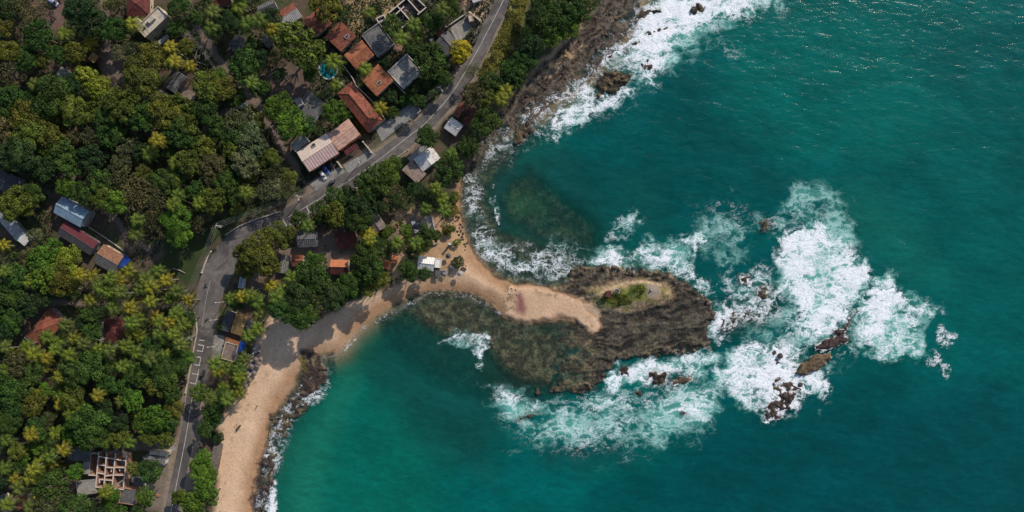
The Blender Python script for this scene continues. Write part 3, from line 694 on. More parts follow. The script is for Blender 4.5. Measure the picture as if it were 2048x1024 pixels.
# P_ in ~0.2..1.1 ; more foam -> lower threshold
thr = mth(nt, 'SUBTRACT', 1.09, mth(nt, 'MULTIPLY', fa, .60))
ff = ramp(nt, mth(nt, 'SUBTRACT', P_, thr), -.10, .30)
ff = mth(nt, 'MULTIPLY', ff, ramp(nt, fa, .03, .25))
# slight colour mottling
cc = N(nt, 'ShaderNodeVectorMath', operation='SCALE'); nt.links.new(ca.outputs['Color'], cc.inputs[0])
nt.links.new(mth(nt, 'MULTIPLY', ramp(nt, r3.outputs[0], .3, .7, .90, 1.10), ramp(nt, r1.outputs[0], .3, .7, .90, 1.10)), cc.inputs['Scale'])
l5 = noise(nt, mpw.outputs[0], .085, 7, .68, .6).outputs[0]
mt = mth(nt, 'SUBTRACT', mth(nt, 'ADD', mth(nt, 'MULTIPLY', l5, 1.25), mth(nt, 'MULTIPLY', l1, .16)), mth(nt, 'SUBTRACT', 1.08, mth(nt, 'MULTIPLY', mk, .82)))
mf = ramp(nt, mt, -.10, .40)
c1_ = mixn(nt, mf, cc.outputs[0], (.13, .42, .37))
c2 = mixn(nt, mth(nt, 'MULTIPLY', mf, ramp(nt, l1, .45, 1, 0, .75)), c1_, (.46, .70, .67))
nt.links.new(c2, b.inputs['Base Color']); b.inputs['Roughness'].default_value = .16; b.inputs['IOR'].default_value = 1.333; b.inputs['Specular IOR Level'].default_value = .4
hb = mth(nt, 'ADD', mth(nt, 'MULTIPLY', r1.outputs[0], .26), mth(nt, 'MULTIPLY', r2.outputs[0], .07))
nt.links.new(bumpn(nt, hb, 1.0, .9), b.inputs['Normal'])
tr = N(nt, 'ShaderNodeBsdfTransparent'); nt.links.new(mixn(nt, ramp(nt, attr(nt, 'depth').outputs['Fac'], 0.0, 1.6), (.90, .96, .96), (.22, .66, .58)), tr.inputs[0])
m1 = N(nt, 'ShaderNodeMixShader'); nt.links.new(aa, m1.inputs[0]); nt.links.new(tr.outputs[0], m1.inputs[1]); nt.links.new(b.outputs[0], m1.inputs[2])
fd = N(nt, 'ShaderNodeBsdfDiffuse'); nt.links.new(mixn(nt, ramp(nt, l3, .3, .7), (.66, .72, .78), (.93, .94, .97)), fd.inputs[0])
nt.links.new(bumpn(nt, P_, .45, .6), fd.inputs['Normal'])
m2 = N(nt, 'ShaderNodeMixShader'); nt.links.new(ff, m2.inputs[0]); nt.links.new(m1.outputs[0], m2.inputs[1]); nt.links.new(fd.outputs[0], m2.inputs[2])
nt.links.new(m2.outputs[0], nt.nodes['Material Output'].inputs[0])
sea = obj('sea', sea_me, wm); tag(sea, kind='structure')

# ------------------------------------------------------------------ roads and flat ground structures
def strip(name, Ls, Rs, m, up, kind='structure'):
    V_, F_ = [], []
    for (lx, ly), (rx, ry) in zip(Ls, Rs):
        for t in (0, .25, .5, .75, 1):
            u, v = lx + (rx - lx) * t, ly + (ry - ly) * t
            x, y, z = at(u, v); V_.append((x, y, z + up))
    n = len(Ls)
    for i in range(n - 1):
        for k in range(4):
            a = i * 5 + k; F_.append((a, a + 1, a + 6, a + 5))
    me = D.meshes.new(name); me.from_pydata(V_, [], F_); me.update()
    bm = bmesh.new(); bm.from_mesh(me); bmesh.ops.recalc_face_normals(bm, faces=bm.faces)
    if sum(f.normal.z for f in bm.faces) < 0: bmesh.ops.reverse_faces(bm, faces=bm.faces)
    bm.to_mesh(me); bm.free()
    o = obj(name, me, m)
    if kind: tag(o, kind=kind)
    return o
RS2 = smooth_line(ROAD, 14)
strip('road', [(p[0], p[1]) for p in RS2], [(p[2], p[3]) for p in RS2], M['asphalt'], .05)
def line_px(P, w, up=.075, name='road_marking'):
    P = smooth_line(P, 8) if len(P) > 2 else P
    L_, R_ = [], []
    for i, p in enumerate(P):
        a = P[max(i - 1, 0)]; b_ = P[min(i + 1, len(P) - 1)]
        dx, dy = b_[0] - a[0], b_[1] - a[1]; l = math.hypot(dx, dy) + 1e-9
        nx_, ny_ = -dy / l * w / 2, dx / l * w / 2
        L_.append((p[0] - nx_, p[1] - ny_)); R_.append((p[0] + nx_, p[1] + ny_))
    return strip(name, L_, R_, M['paint'], up)
CEN = [(1024,-40),(1007,0),(972,69),(946,117),(919,163),(896,197),(866,230),(847,250),(807,281),(743,331),(712,352)]
line_px(CEN, .9)
line_px([(712,352),(680,372),(652,388),(634,402)], .8)
line_px([(634,400),(605,418),(566,440)], .8); line_px([(640,413),(612,431),(576,452)], .8)
for a, b_ in (((634,400),(640,413)), ((613,412),(619,426)), ((590,426),(596,439)), ((566,440),(574,452))): line_px([a, b_], 1.6, .08)
for a, b_ in (((399,680),(409,681)), ((396,689),(407,691)), ((394,701),(406,703)), ((391,713),(403,715)), ((389,729),(400,731)), ((384,747),(398,749)), ((380,765),(392,768))): line_px([a, b_], 1.7, .08)
line_px([(408,690),(405,703)], 1.3); line_px([(402,715),(399,731)], 1.3); line_px([(398,738),(392,768)], 1.1)
line_px([(392,768),(384,800),(374,862),(366,905),(354,965),(342,1024),(330,1080)], 1.0)
line_px([(374,775),(368,830)], .5); line_px([(421,560),(410,610),(404,655)], .45)

# driveways
PLATES = []
def plate(name, P, m, up, kind='structure'):
    PLATES.append(P)
    pts = [at(u, v) for u, v in P]; z = max(p[2] for p in pts) + up
    mb = MB(); mb.slab([(p[0], p[1], z) for p in pts], .6); o = mb.build(name, m)
    if kind: tag(o, kind=kind)
    return o
plate('driveway', [(751,257),(790,231),(822,205),(840,222),(838,229),(800,254),(764,283)], M['drive'], .06)
plate('driveway', [(618,366),(660,343),(683,332),(690,345),(632,382)], M['drive'], .06)
plate('driveway', [(686,330),(742,301),(752,310),(745,316),(697,346)], M['drive'], .06)
plate('courtyard', [(899,57),(934,30),(949,46),(928,76),(915,84)], M['concrete'], .08)
plate('courtyard', [(264,945),(290,948),(302,975),(295,995),(262,1010)], M['concrete_dark'], .08)
plate('courtyard', [(430,668),(450,672),(444,712),(427,718)], M['concrete'], .08)
plate('driveway', [(312,885),(350,892),(350,902),(310,897)], M['concrete'], .06)

# ------------------------------------------------------------------ buildings
LANDMARK = []
win_cache = {}
def window_part(parent, wx, wy, wz, rz, w=1.1, hh=1.2):
    key = (w, hh)
    if key not in win_cache:
        f = MB(); t = .08
        f.box(0, 0, hh / 2 - t / 2, w, .10, t); f.box(0, 0, -hh / 2 + t / 2, w, .10, t)
        f.box(-w / 2 + t / 2, 0, 0, t, .10, hh - 2 * t); f.box(w / 2 - t / 2, 0, 0, t, .10, hh - 2 * t); f.box(0, 0, 0, .05, .08, hh - 2 * t)
        p = MB().box(0, 0, 0, w - 2 * t, .05, hh - 2 * t); s_ = MB().box(0, .06, -hh / 2 - .06, w + .2, .22, .08)
        a, b_, c_ = f.mesh('window_frame'), p.mesh('pane'), s_.mesh('sill')
        a.materials.append(M['frame']); b_.materials.append(M['glass']); c_.materials.append(M['concrete_pale'])
        win_cache[key] = (a, b_, c_)
    a, b_, c_ = win_cache[key]
    o = obj('window', a, None, parent, (wx, wy, wz), rz)
    obj('pane', b_, None, o); obj('sill', c_, None, o)
door_cache = []
def door_part(parent, wx, wy, wz, rz):
    if not door_cache:
        d = MB().box(0, 0, 0, .95, .08, 2.05).mesh('door'); d.materials.append(M['wood'])
        k = MB().box(.36, .07, -.03, .10, .07, .05).mesh('handle'); k.materials.append(M['dark_metal'])
        door_cache.append((d, k))
    o = obj('door', door_cache[0][0], None, parent, (wx, wy, wz), rz); obj('handle', door_cache[0][1], None, o)
def fit(corners, up):
    """photo corners of a roof -> centre, length along first edge, width, heading"""
    pts = [at(u, v, up) for u, v in corners]
    cx = sum(p[0] for p in pts) / 4; cy = sum(p[1] for p in pts) / 4
    z = hs(cx, cy)
    P = [Vector((p[0], p[1])) for p in pts]
    e = ((P[1] - P[0]) + (P[2] - P[3])) / 2; f_ = ((P[2] - P[1]) + (P[3] - P[0])) / 2
    return cx, cy, max(z, .2), e.length, f_.length, math.atan2(e.y, e.x)
def building(name, label, cat, corners, eave, kind, rmat, wmat, rise=1.3, inset=.35, group=None, lm=None, nwin=True, rmat2=None, parapet=.35, slope_to=None):
    cx, cy, z, L, Wd, ang = fit(corners, eave)
    root = empty(name, (cx, cy, z), ang); tag(root, label, cat, group)
    if lm: LANDMARK.append((lm, sum(c[0] for c in corners) / 4, sum(c[1] for c in corners) / 4))
    l, w = L / 2, Wd / 2; il, iw = l - inset, w - inset
    E = eave; base = -.5
    wb = MB()
    if kind == 'gable':     # ridge along local x
        ie = E - .05; pk = ie + rise * (iw / w) - .08
        for sx in (-1, 1):
            x0 = sx * il; x1 = sx * (il - .2)
            a = [(x0, -iw, base), (x0, iw, base), (x0, iw, ie - .12), (x0, 0, pk - .12), (x0, -iw, ie - .12)]
            b_ = [(x1, p[1], p[2]) for p in a]
            wb.quadbox(a, b_)
        for sy in (-1, 1): wb.box(0, sy * (iw - .1), (base + ie - .12) / 2, 2 * il - .41, .2, ie - .12 - base)
        rb = MB(); t = .12
        for sy in (-1, 1):
            rb.slab([(-l, 0, E + rise), (l, 0, E + rise), (l, sy * w, E), (-l, sy * w, E)], t)
        ro = rb.build('roof', rmat, root)
        if rmat2:
            ro.data.materials.append(rmat2)
            for i, p in enumerate(ro.data.polygons):
                if i >= 6: p.material_index = 1
        MB().tube([(-l - .03, 0, E + rise + .02), (l + .03, 0, E + rise + .02)], .11, 6).build('ridge_cap', rmat, ro)
    elif kind == 'hip':
        wb_h = E - .12
        for sy in (-1, 1): wb.box(0, sy * (iw - .1), (base + wb_h) / 2, 2 * il - .41, .2, wb_h - base)
        for sx in (-1, 1): wb.box(sx * (il - .1), 0, (base + wb_h) / 2, .2, 2 * iw, wb_h - base)
        rl = max(l - w, .15) if slope_to is None else slope_to
        A_t = (-rl, 0, E + rise); B_t = (rl, 0, E + rise)
        rb = MB()
        rb.slab([A_t, B_t, (l, w, E), (-l, w, E)], .12); rb.slab([B_t, A_t, (-l, -w, E), (l, -w, E)], .12)
        rb.slab([A_t, (-l, w, E), (-l, -w, E)], .12); rb.slab([B_t, (l, -w, E), (l, w, E)], .12)
        ro = rb.build('roof', rmat, root)
        rc_ = MB(); rc_.tube([A_t, B_t], .13, 6)
        for e_, sx in ((A_t, -1), (B_t, 1)):
            for sy in (-1, 1): rc_.tube([e_, (sx * l, sy * w, E)], .12, 6)
        rc_.build('ridge_cap', rmat, ro)
    elif kind == 'shed':    # single slope, high at +y
        hi = E + rise
        for sx in (-1, 1):
            a = [(sx * il, -iw, base), (sx * il, iw, base), (sx * il, iw, hi - .25), (sx * il, -iw, E - .12)]
            b_ = [(sx * (il - .2), p[1], p[2]) for p in a]; wb.quadbox(a, b_)
        wb.box(0, -iw + .1, (base + E - .12) / 2, 2 * il - .41, .2, E - .12 - base)
        wb.box(0, iw - .1, (base + hi - .25) / 2, 2 * il - .41, .2, hi - .25 - base)
        rb = MB(); rb.slab([(-l, -w, E), (l, -w, E), (l, w, hi), (-l, w, hi)], .12)
        ro = rb.build('roof', rmat, root)
    elif kind == 'open':    # roof on posts
        rb = MB(); rb.slab([(-l, -w, E), (l, -w, E), (l, w, E + rise), (-l, w, E + rise)], .15)
        ro = rb.build('roof', rmat, root)
        for sx in (-1, 1):
            for sy in (-1, 1):
                top = E - .12 + (rise * (sy * iw + w) / (2 * w))
                MB().box(sx * il, sy * iw, (top + base) / 2, .14, .14, top - base).build('post', wmat, root)
        return root, ro, (l, w, E)
    else:                   # flat with parapet
        for sy in (-1, 1): wb.box(0, sy * (w - .1), (base + E) / 2, 2 * l - .41, .2, E - base)
        for sx in (-1, 1): wb.box(sx * (l - .1), 0, (base + E) / 2, .2, 2 * w, E - base)
        rb = MB().box(0, 0, E - .14, 2 * l - .42, 2 * w - .42, .16)
        ro = rb.build('roof', rmat, root)
        if parapet:
            pb = MB()
            for sy in (-1, 1): pb.box(0, sy * (w - .1), E + parapet / 2 + .003, 2 * l - .41, .22, parapet)
            for sx in (-1, 1): pb.box(sx * (l - .1), 0, E + parapet / 2 + .003, .22, 2 * w + .02, parapet)
            pb.build('parapet', wmat, root)
        il, iw = l, w
    wb.build('wall', wmat, root)
    if nwin:
        n = max(1, int(2 * il / 3.2))
        for sy in (-1, 1):
            for k in range(n):
                x = -il + (k + .5) * 2 * il / n
                if sy == -1 and k == n // 2: door_part(root, x, sy * (iw + .03), 1.03, math.pi if sy < 0 else 0)
                else: window_part(root, x, sy * (iw + .01), 1.6, math.pi if sy < 0 else 0)
        if iw > 2.2:
            for sx in (-1, 1): window_part(root, sx * (il + .01), 0, 1.6, -math.pi / 2 * sx)
    return root, ro, (l, w, E)
def skylight(root, x, y, z, L_=1.8, W_=1.1, rz=0, tilt=0):
    f = MB(); f.box(0, 0, 0, L_, W_, .3); o = f.build('skylight', M['frame'], root, loc=(x, y, z), rz=rz); o.rotation_euler = (tilt, 0, rz)
    MB().box(0, 0, .16, L_ - .3, W_ - .3, .04).build('pane', M['glass'], o)
B = building
# orange roofed row by the coast road
B('tiled_house', 'maroon tiled gable house, upper left end of the diagonal row of tiled roofs', 'house', [(603,41),(637,18),(667,43),(632,72)], 3.2, 'gable', M['tile_red'], M['wall_cream'], 1.5, lm='the maroon tiled house')
r, ro, dm = B('tiled_house', 'orange tiled house with a skylight, second from the upper left of the tiled row', 'house', [(648,74),(681,42),(712,71),(683,103)], 3.3, 'gable', M['tile_red'], M['wall_cream'], 1.4, lm='the skylit orange house'); skylight(ro, 1.6, -2.2, 3.3 + .95, tilt=.35)
B('tiled_house', 'plain orange gable house beside the sooty burnt slab, between two skylit ones', 'house', [(688,109),(723,81),(749,109),(713,140)], 3.4, 'gable', M['tile_orange'], M['wall_cream'], 1.5, lm='the plain orange house')
r, ro, dm = B('tiled_house', 'orange tiled house with one blue skylight, beside the pale grey slab house', 'house', [(724,159),(756,127),(787,162),(752,193)], 3.4, 'gable', M['tile_orange'], M['wall_cream'], 1.5, lm='the lower orange house'); skylight(ro, -.3, -1.5, 3.4 + .95, tilt=.42)
r, ro, dm = B('tiled_villa', 'long red hip-roofed villa above the grey driveway, largest of the tiled roofs', 'house', [(766,238),(703,165),(674,186),(737,268)], 3.4, 'hip', M['tile_red'], M['wall_cream'], 1.9, lm='the long red villa')
# grey and ruined buildings behind
B('ruined_shell', 'soot-stained roofless slab with a broken parapet beside the plain orange house', 'ruin', [(721,70),(756,50),(792,84),(757,114)], 2.6, 'flat', M['concrete_dark'], M['wall_grey'], parapet=.4, nwin=False, lm='the sooty slab')
r, ro, dm = B('slab_house', 'pale weathered flat-roofed house with a small stair hut, right of the lower orange house', 'house', [(777,145),(813,105),(845,143),(803,175)], 3.3, 'flat', M['concrete'], M['wall_white'], parapet=.3, lm='the pale grey slab house')
MB().box(1.6, -1.2, 3.95, 1.6, 1.2, 1.25).build('stair_hut', M['concrete_pale'], r); MB().box(-1.8, -1.3, 3.6, 1.3, 1.9, .7, .3).build('plinth', M['concrete'], r)
B('gable_house', 'two-tone gable house, pale right slope and slate left slope, beside the yellow flowering tree', 'house', [(869,85),(894,112),(919,87),(896,61)], 3.4, 'gable', M['asbestos'], M['wall_white'], 1.5, rmat2=M['slate'], lm='the two-tone gable house')
B('lean_to', 'small blue-grey lean-to at the lower left corner of the two-tone gable house', 'shed', [(857,80),(866,76),(872,88),(864,93)], 2.3, 'shed', M['metal_grey'], M['wall_grey'], .4, nwin=False)
B('lean_to', 'small rust-red lean-to above the left slope of the two-tone gable house', 'shed', [(868,66),(878,58),(888,64),(876,73)], 2.4, 'shed', M['tile_dark'], M['wall_grey'], .4, nwin=False)
B('roadside_pavilion', 'small pale pavilion with a brick-coloured wall at the top corner of the grey courtyard', 'pavilion', [(934,30),(942,29),(951,40),(940,44)], 2.6, 'flat', M['concrete_pale'], M['brick'], parapet=.2, nwin=False)
B('tiled_house', 'dull brick-red roof cut off by the top edge above the palms', 'house', [(425,-6),(462,-14),(464,10),(434,14)], 3.1, 'gable', M['tile_red'], M['wall_cream'], 1.2)
B('grey_house', 'low dark grey house near the top edge, left of the half grey half red roof', 'house', [(511,14),(545,0),(558,16),(524,32)], 3.0, 'gable', M['slate'], M['wall_grey'], 1.1)
B('patched_house', 'patched roof near the top, one half pale sheet metal and the other brick red', 'house', [(566,57),(606,33),(585,5),(549,30)], 3.2, 'gable', M['metal_grey'], M['wall_cream'], 1.2, rmat2=M['tile_red'], lm='the patched roof')
B('slate_house', 'dark slate hip-roofed house right of the dirt lane, among dense trees', 'house', [(455,88),(480,66),(505,98),(482,120)], 3.1, 'hip', M['slate_dark'], M['wall_grey'], 1.6, lm='the dark slate house')
B('garden_shed', 'small slate-blue shed between the dark slate house and the round yellow-green tree', 'shed', [(522,76),(534,68),(547,88),(535,96)], 2.5, 'gable', M['slate'], M['wall_grey'], .8)
B('soot_terrace', 'wide dark sooty terrace slab left of the long red villa', 'ruin', [(582,228),(619,178),(652,214),(622,254)], 1.2, 'flat', M['concrete_dark'], M['wall_grey'], parapet=0, nwin=False, lm='the sooty terrace')
B('garden_shed', 'tiny pale grey shed standing on the left of the dark sooty terrace', 'shed', [(588,199),(599,194),(607,208),(596,215)], 3.4, 'flat', M['concrete'], M['wall_grey'], parapet=.15, nwin=False)
# pink roofed villas
r, ro, dm = B('pink_villa', 'wide villa with cream upper and pinkish corrugated lower roof beside the road bend', 'house', [(594,305),(651,266),(680,306),(618,343)], 5.6, 'gable', M['metal_pink'], M['wall_orange'], 1.1, .6, rmat2=M['sheet_pale'], lm='the wide pink villa')
skylight(ro, .3, 3.1, 5.6 + .75, 1.6, 1.4, tilt=-.25)
B('terrace_block', 'grey stained terrace block at the left end of the wide pink-roofed villa', 'house', [(581,289),(608,270),(617,283),(591,305)], 5.0, 'flat', M['concrete'], M['wall_grey'], parapet=.3, nwin=False)
B('salmon_villa', 'salmon-roofed house joined to the right end of the wide pink villa', 'house', [(654,268),(697,238),(721,268),(677,303)], 5.2, 'gable', M['salmon'], M['wall_orange'], 1.0, rmat2=M['salmon'], lm='the salmon-roofed villa')
B('awning', 'maroon sloping awning in front of the salmon-roofed villa', 'awning', [(688,303),(711,287),(717,294),(694,310)], 3.0, 'open', M['metal_maroon'], M['frame'], .6)
B('carport', 'grey flat carport roof on posts under the wide pink villa', 'carport', [(650,338),(672,322),(678,331),(657,348)], .0 + 2.5, 'open', M['slate_dark'], M['frame'], .2) if False else None
# seaside houses
B('metal_roof_house', 'house with a bright corrugated metal gable on the sea side of the road', 'house', [(827,322),(852,348),(875,313),(863,289)], 3.6, 'gable', M['metal_white'], M['wall_cream'], 1.1, rmat2=M['metal_white'], lm='the metal-roofed seaside house')
B('rusty_annex', 'rust-brown sheet roof annex on the left side of the metal-roofed seaside house', 'annex', [(837,370),(804,340),(823,320),(851,346)], 3.0, 'shed', M['metal_rust'], M['wall_grey'], .8)
B('patio_roof', 'pale flat roof strip between the road and the metal-roofed seaside house', 'annex', [(812,322),(846,288),(856,292),(826,320)], 2.7, 'flat', M['concrete'], M['wall_grey'], parapet=.1, nwin=False)
B('metal_roof_hut', 'white corrugated hut beside the crumbling red roof, seaward of the road', 'house', [(887,255),(911,273),(927,251),(904,234)], 3.2, 'gable', M['metal_white'], M['wall_cream'], .8, rmat2=M['metal_white'], lm='the white corrugated hut')
B('red_roof_house', 'crumbling rust-red tiled roof between the white corrugated hut and the palms', 'house', [(925,246),(946,214),(958,222),(938,255)], 3.0, 'gable', M['tile_dark'], M['wall_cream'], .9)
B('red_roof_house', 'small dark red roof half hidden by trees above the white corrugated hut', 'house', [(904,228),(922,205),(932,213),(916,237)], 2.9, 'gable', M['tile_red'], M['wall_cream'], .8)
B('shingle_shack', 'boarded grey shack with worn plank roof beside the sandy track', 'shack', [(747,473),(731,428),(745,420),(775,450)][0:4] and [(748,472),(729,432),(748,420),(775,450)], 3.0, 'gable', M['planks'], M['wood'], 1.2, lm='the plank-roofed shack')
B('red_roof_house', 'dark red old tiled roof in the trees below the road, left of the plank shack', 'house', [(665,468),(708,462),(717,488),(680,501)], 3.1, 'hip', M['tile_dark'], M['wall_cream'], 1.4, lm='the dark red roof')
B('slate_roof_house', 'blue-grey slate roofed house below the road, partly under a palm', 'house', [(594,494),(634,495),(632,461),(597,464)], 3.2, 'gable', M['slate'], M['wall_white'], 1.3, lm='the blue-grey house')
B('beach_cottage', 'small cottage with a bright orange upper slope, down by the sand', 'cottage', [(661,536),(698,537),(698,521),(662,519)][0:0] or [(661,549),(697,549),(698,520),(662,519)], 3.0, 'gable', M['tile_dark'], M['wall_white'], 1.6, rmat2=M['tile_bright'], lm='the bright orange cottage')
B('red_roof_house', 'rust-red roof joined to a pale grey roof, beside the big spreading beach tree', 'house', [(583,533),(606,532),(608,511),(585,509)], 3.0, 'gable', M['tile_red'], M['wall_cream'], 1.0)
B('grey_hut', 'pale grey sheet-roofed hut left of the rust-red roof by the beach trees', 'hut', [(560,545),(573,548),(582,512),(560,509)], 2.8, 'shed', M['asbestos'], M['wall_grey'], .6)
B('tiled_hut', 'tiny orange tiled hut left of the white beach hut, upper of two', 'hut', [(782,525),(796,529),(796,511),(784,511)], 2.6, 'gable', M['tile_bright'], M['wall_cream'], .8)
B('tiled_hut', 'tiny red tiled hut left of the white beach hut, lower of two', 'hut', [(766,536),(780,541),(783,522),(770,520)], 2.6, 'gable', M['tile_orange'], M['wall_cream'], .8)
B('beach_hut', 'white-roofed beach hut with a pale grey lower slope, alone on the sand neck', 'hut', [(835,539),(868,542),(870,516),(837,511)], 3.0, 'gable', M['white_sheet'], M['wall_white'], 1.3, rmat2=M['white_sheet'], lm='the white beach hut')
B('beach_annex', 'low flat white annex on the right side of the white beach hut', 'annex', [(870,535),(882,536),(882,518),(870,516)], 2.5, 'flat', M['white_sheet'], M['wall_white'], parapet=.1, nwin=False)
B('seaside_gable', 'slate-coloured gable house with a wedge-shaped grey terrace, left of the boulders', 'house', [(822,445),(853,438),(857,458),(828,465)], 3.1, 'gable', M['slate_dark'], M['wall_white'], 1.1, rmat2=M['slate_dark'], lm='the slate gable by the boulders')
B('metal_annex', 'narrow pale metal roof strip on the left of the slate gable house', 'annex', [(830,466),(822,444),(830,441),(838,464)], 3.3, 'shed', M['metal_white'], M['wall_white'], .5, nwin=False)
B('terrace_block', 'wedge-shaped weathered grey terrace right of the slate gable house', 'terrace', [(848,440),(858,427),(875,466),(858,459)], 2.4, 'flat', M['concrete'], M['wall_white'], parapet=.25, nwin=False)
# beach bar
B('thatched_bar', 'golden thatched roof between the road and the beach, above the blue tarp', 'bar', [(484,673),(460,664),(476,628),(497,634)][0:4], 3.4, 'gable', M['thatch'], M['wood'], 1.4, lm='the thatched bar')
B('metal_annex', 'rusty grey sheet roof joined to the right side of the golden thatched bar', 'annex', [(503,661),(487,673),(497,636),(510,629)], 2.9, 'shed', M['asbestos'], M['wood'], .5, nwin=False)
B('slate_roof_house', 'dark slate roof left of the golden thatched bar, beside the road', 'house', [(456,664),(443,660),(455,620),(472,626)], 3.0, 'gable', M['slate_dark'], M['wall_cream'], .8, nwin=False)
B('roof_terrace', 'pinkish grey roof terrace below the golden thatched bar', 'bar', [(441,716),(468,724),(478,690),(452,684)], 3.1, 'flat', M['metal_rust'], M['wall_cream'], parapet=.2, lm='the beach bar terrace')
B('orange_canopy', 'narrow orange-brown beam canopy between the thatched bar and the roof terrace', 'canopy', [(452,674),(480,684),(478,690),(450,680)], 2.9, 'open', M['tile_orange'], M['wood'], .1)
B('tarp_shelter', 'bright blue tarp shelter between the thatched bar and the sand', 'tarp', [(476,703),(487,706),(492,686),(480,681)], 2.6, 'open', M['tarp'], M['wood'], .5)
B('beach_deck', 'grey plank platform roof at the top of the lower beach, beside bushes', 'platform', [(436,942),(418,938),(428,886),(446,888)], 1.6, 'shed', M['planks'], M['wood'], .15, nwin=False, lm='the plank platform')
# left wood
B('blue_roof_house', 'long blue corrugated gable house in the wood at far left', 'house', [(107,425),(160,454),(181,423),(126,392)], 5.2, 'gable', M['metal_blue'], M['wall_grey'], 1.4, rmat2=M['metal_blue'], lm='the blue-roofed house')
B('maroon_roof_house', 'dark maroon sheet roof below the long blue-roofed house', 'house', [(118,470),(178,510),(200,485),(128,440)], 3.3, 'gable', M['slate_dark'], M['wall_grey'], .9, rmat2=M['metal_maroon'])
B('terracotta_house', 'weathered terracotta roof beside the blue tarp in the left wood', 'house', [(188,528),(229,546),(247,514),(206,485)], 3.5, 'gable', M['slate'], M['wall_cream'], 1.0, rmat2=M['tile_old'], lm='the terracotta roof')
B('tarp_shelter', 'bright blue tarp shelter at the end of the weathered terracotta roof', 'tarp', [(232,529),(246,538),(264,521),(249,507)], 2.6, 'open', M['tarp'], M['wood'], .5)
B('long_shed', 'long pale metal shed at the left edge with a lighter lower end', 'shed', [(-14,428),(34,482),(50,466),(4,408)], 2.9, 'shed', M['metal_grey'], M['wall_grey'], .5, nwin=False)
B('long_shed', 'short bright metal shed at the lower end of the long left-edge shed', 'shed', [(35,482),(52,493),(62,476),(48,462)], 3.1, 'shed', M['metal_white'], M['wall_grey'], .4, nwin=False)
B('slate_house', 'dark slate roof at the left edge, above the round yellow-green tree', 'house', [(-25,375),(25,385),(52,368),(-10,332)], 3.0, 'gable', M['slate_dark'], M['wall_grey'], 1.2)
B('red_hip_house', 'red hip-roofed house among the palms at the left', 'house', [(52,673),(87,699),(128,640),(98,613)], 3.4, 'hip', M['tile_red'], M['wall_grey'], 2.0, lm='the red hip-roofed house')
B('lean_to', 'narrow blue-grey lean-to on the lower end of the red hip-roofed house', 'shed', [(49,676),(54,668),(90,694),(84,701)], 2.6, 'shed', M['metal_grey'], M['wall_grey'], .2, nwin=False)
B('small_hip_house', 'small square brown hip-roofed house ringed by palms', 'house', [(208,686),(252,684),(250,638),(211,638)], 3.3, 'hip', M['tile_dark'], M['wall_grey'], 2.0, lm='the square brown hip roof')
B('lean_to', 'grey lean-to on the left side of the square brown hip-roofed house', 'shed', [(198,684),(207,685),(210,640),(199,642)], 2.6, 'shed', M['asbestos'], M['wall_grey'], .2, nwin=False)
B('flat_shed', 'pale grey flat-roofed shed in dark trees, left of the bright lime tree', 'shed', [(108,151),(123,131),(146,147),(124,179)][0:0] or [(109,154),(124,131),(145,150),(125,178)], 2.9, 'gable', M['concrete'], M['wall_grey'], .3, lm='the pale grey shed')
B('thatched_hut', 'small brown thatched hut in the trees above the bright lime tree', 'hut', [(176,116),(186,104),(198,112),(187,128)], 2.6, 'gable', M['thatch'], M['wood'], 1.0)
B('brown_roof_house', 'slate-coloured part of the old brown farm roofs in the upper wood', 'house', [(328,172),(352,140),(374,152),(352,187)], 3.0, 'gable', M['slate'], M['wall_grey'], .9, lm='the old farm roofs')
B('brown_roof_house', 'dusty brown part of the old farm roofs, lower left piece', 'house', [(297,210),(316,178),(345,190),(328,216)], 2.8, 'shed', M['asbestos'], M['wall_grey'], .4, nwin=False)
B('brown_roof_house', 'ribbed brown roof at the right end of the old farm roofs', 'house', [(358,193),(368,174),(398,189),(387,206)], 3.0, 'gable', M['metal_rust'], M['wall_cream'], .9)
B('tiled_villa', 'dark red villa roof with an orange ridge at the top edge', 'house', [(250,-8),(300,-12),(300,34),(258,30)], 3.4, 'hip', M['tile_dark'], M['wall_cream'], 2.0, lm='the dark red villa at the top')
r, ro, dm = B('flat_roof_villa', 'cream flat-roofed terrace house with rooftop rooms below the dark red villa', 'house', [(292,77),(336,32),(318,14),(272,54)][0:4], 6.0, 'flat', M['concrete_pale'], M['wall_cream'], parapet=.5, lm='the cream terrace house')
MB().box(.5, .6, 6.6, 3.0, 1.8, 1.2).build('roof_room', M['concrete_pale'], r); MB().box(-3.6, .3, 6.4, .7, .7, .9).build('water_tank', M['dark_metal'], r)
B('terrace_block', 'small cream block on the left of the cream terrace house', 'annex', [(265,44),(276,36),(289,54),(279,62)], 5.0, 'flat', M['concrete_pale'], M['wall_white'], parapet=.2, nwin=False)
B('garden_wall_roof', 'narrow pale blue strip roof below the cream terrace house', 'shed', [(308,90),(334,68),(338,73),(313,95)], 2.3, 'shed', M['metal_grey'], M['wall_white'], .1, nwin=False)
B('red_roof_house', 'faded red roof at the bottom left corner', 'house', [(25,1003),(55,985),(63,1005),(34,1022)], 3.0, 'gable', M['tile_red'], M['wall_cream'], .9)
B('grey_hut', 'dark grey sheet roof at the bottom left corner beside the faded red roof', 'hut', [(-10,996),(8,988),(32,1018),(12,1030)], 2.6, 'shed', M['slate_dark'], M['wall_cream'], .3, nwin=False)
B('white_kiosk', 'small pale blue roadside kiosk under the trees right of the road bend', 'kiosk', [(476,575),(482,546),(490,548),(485,577)], 2.5, 'flat', M['metal_blue'], M['wall_white'], parapet=.1, nwin=False)
B('white_kiosk', 'white roofed roadside kiosk at the top edge, left of the sandy verge', 'kiosk', [(940,-8),(957,-14),(964,0),(948,5)], 2.6, 'gable', M['metal_white'], M['wall_white'], .5, nwin=False)
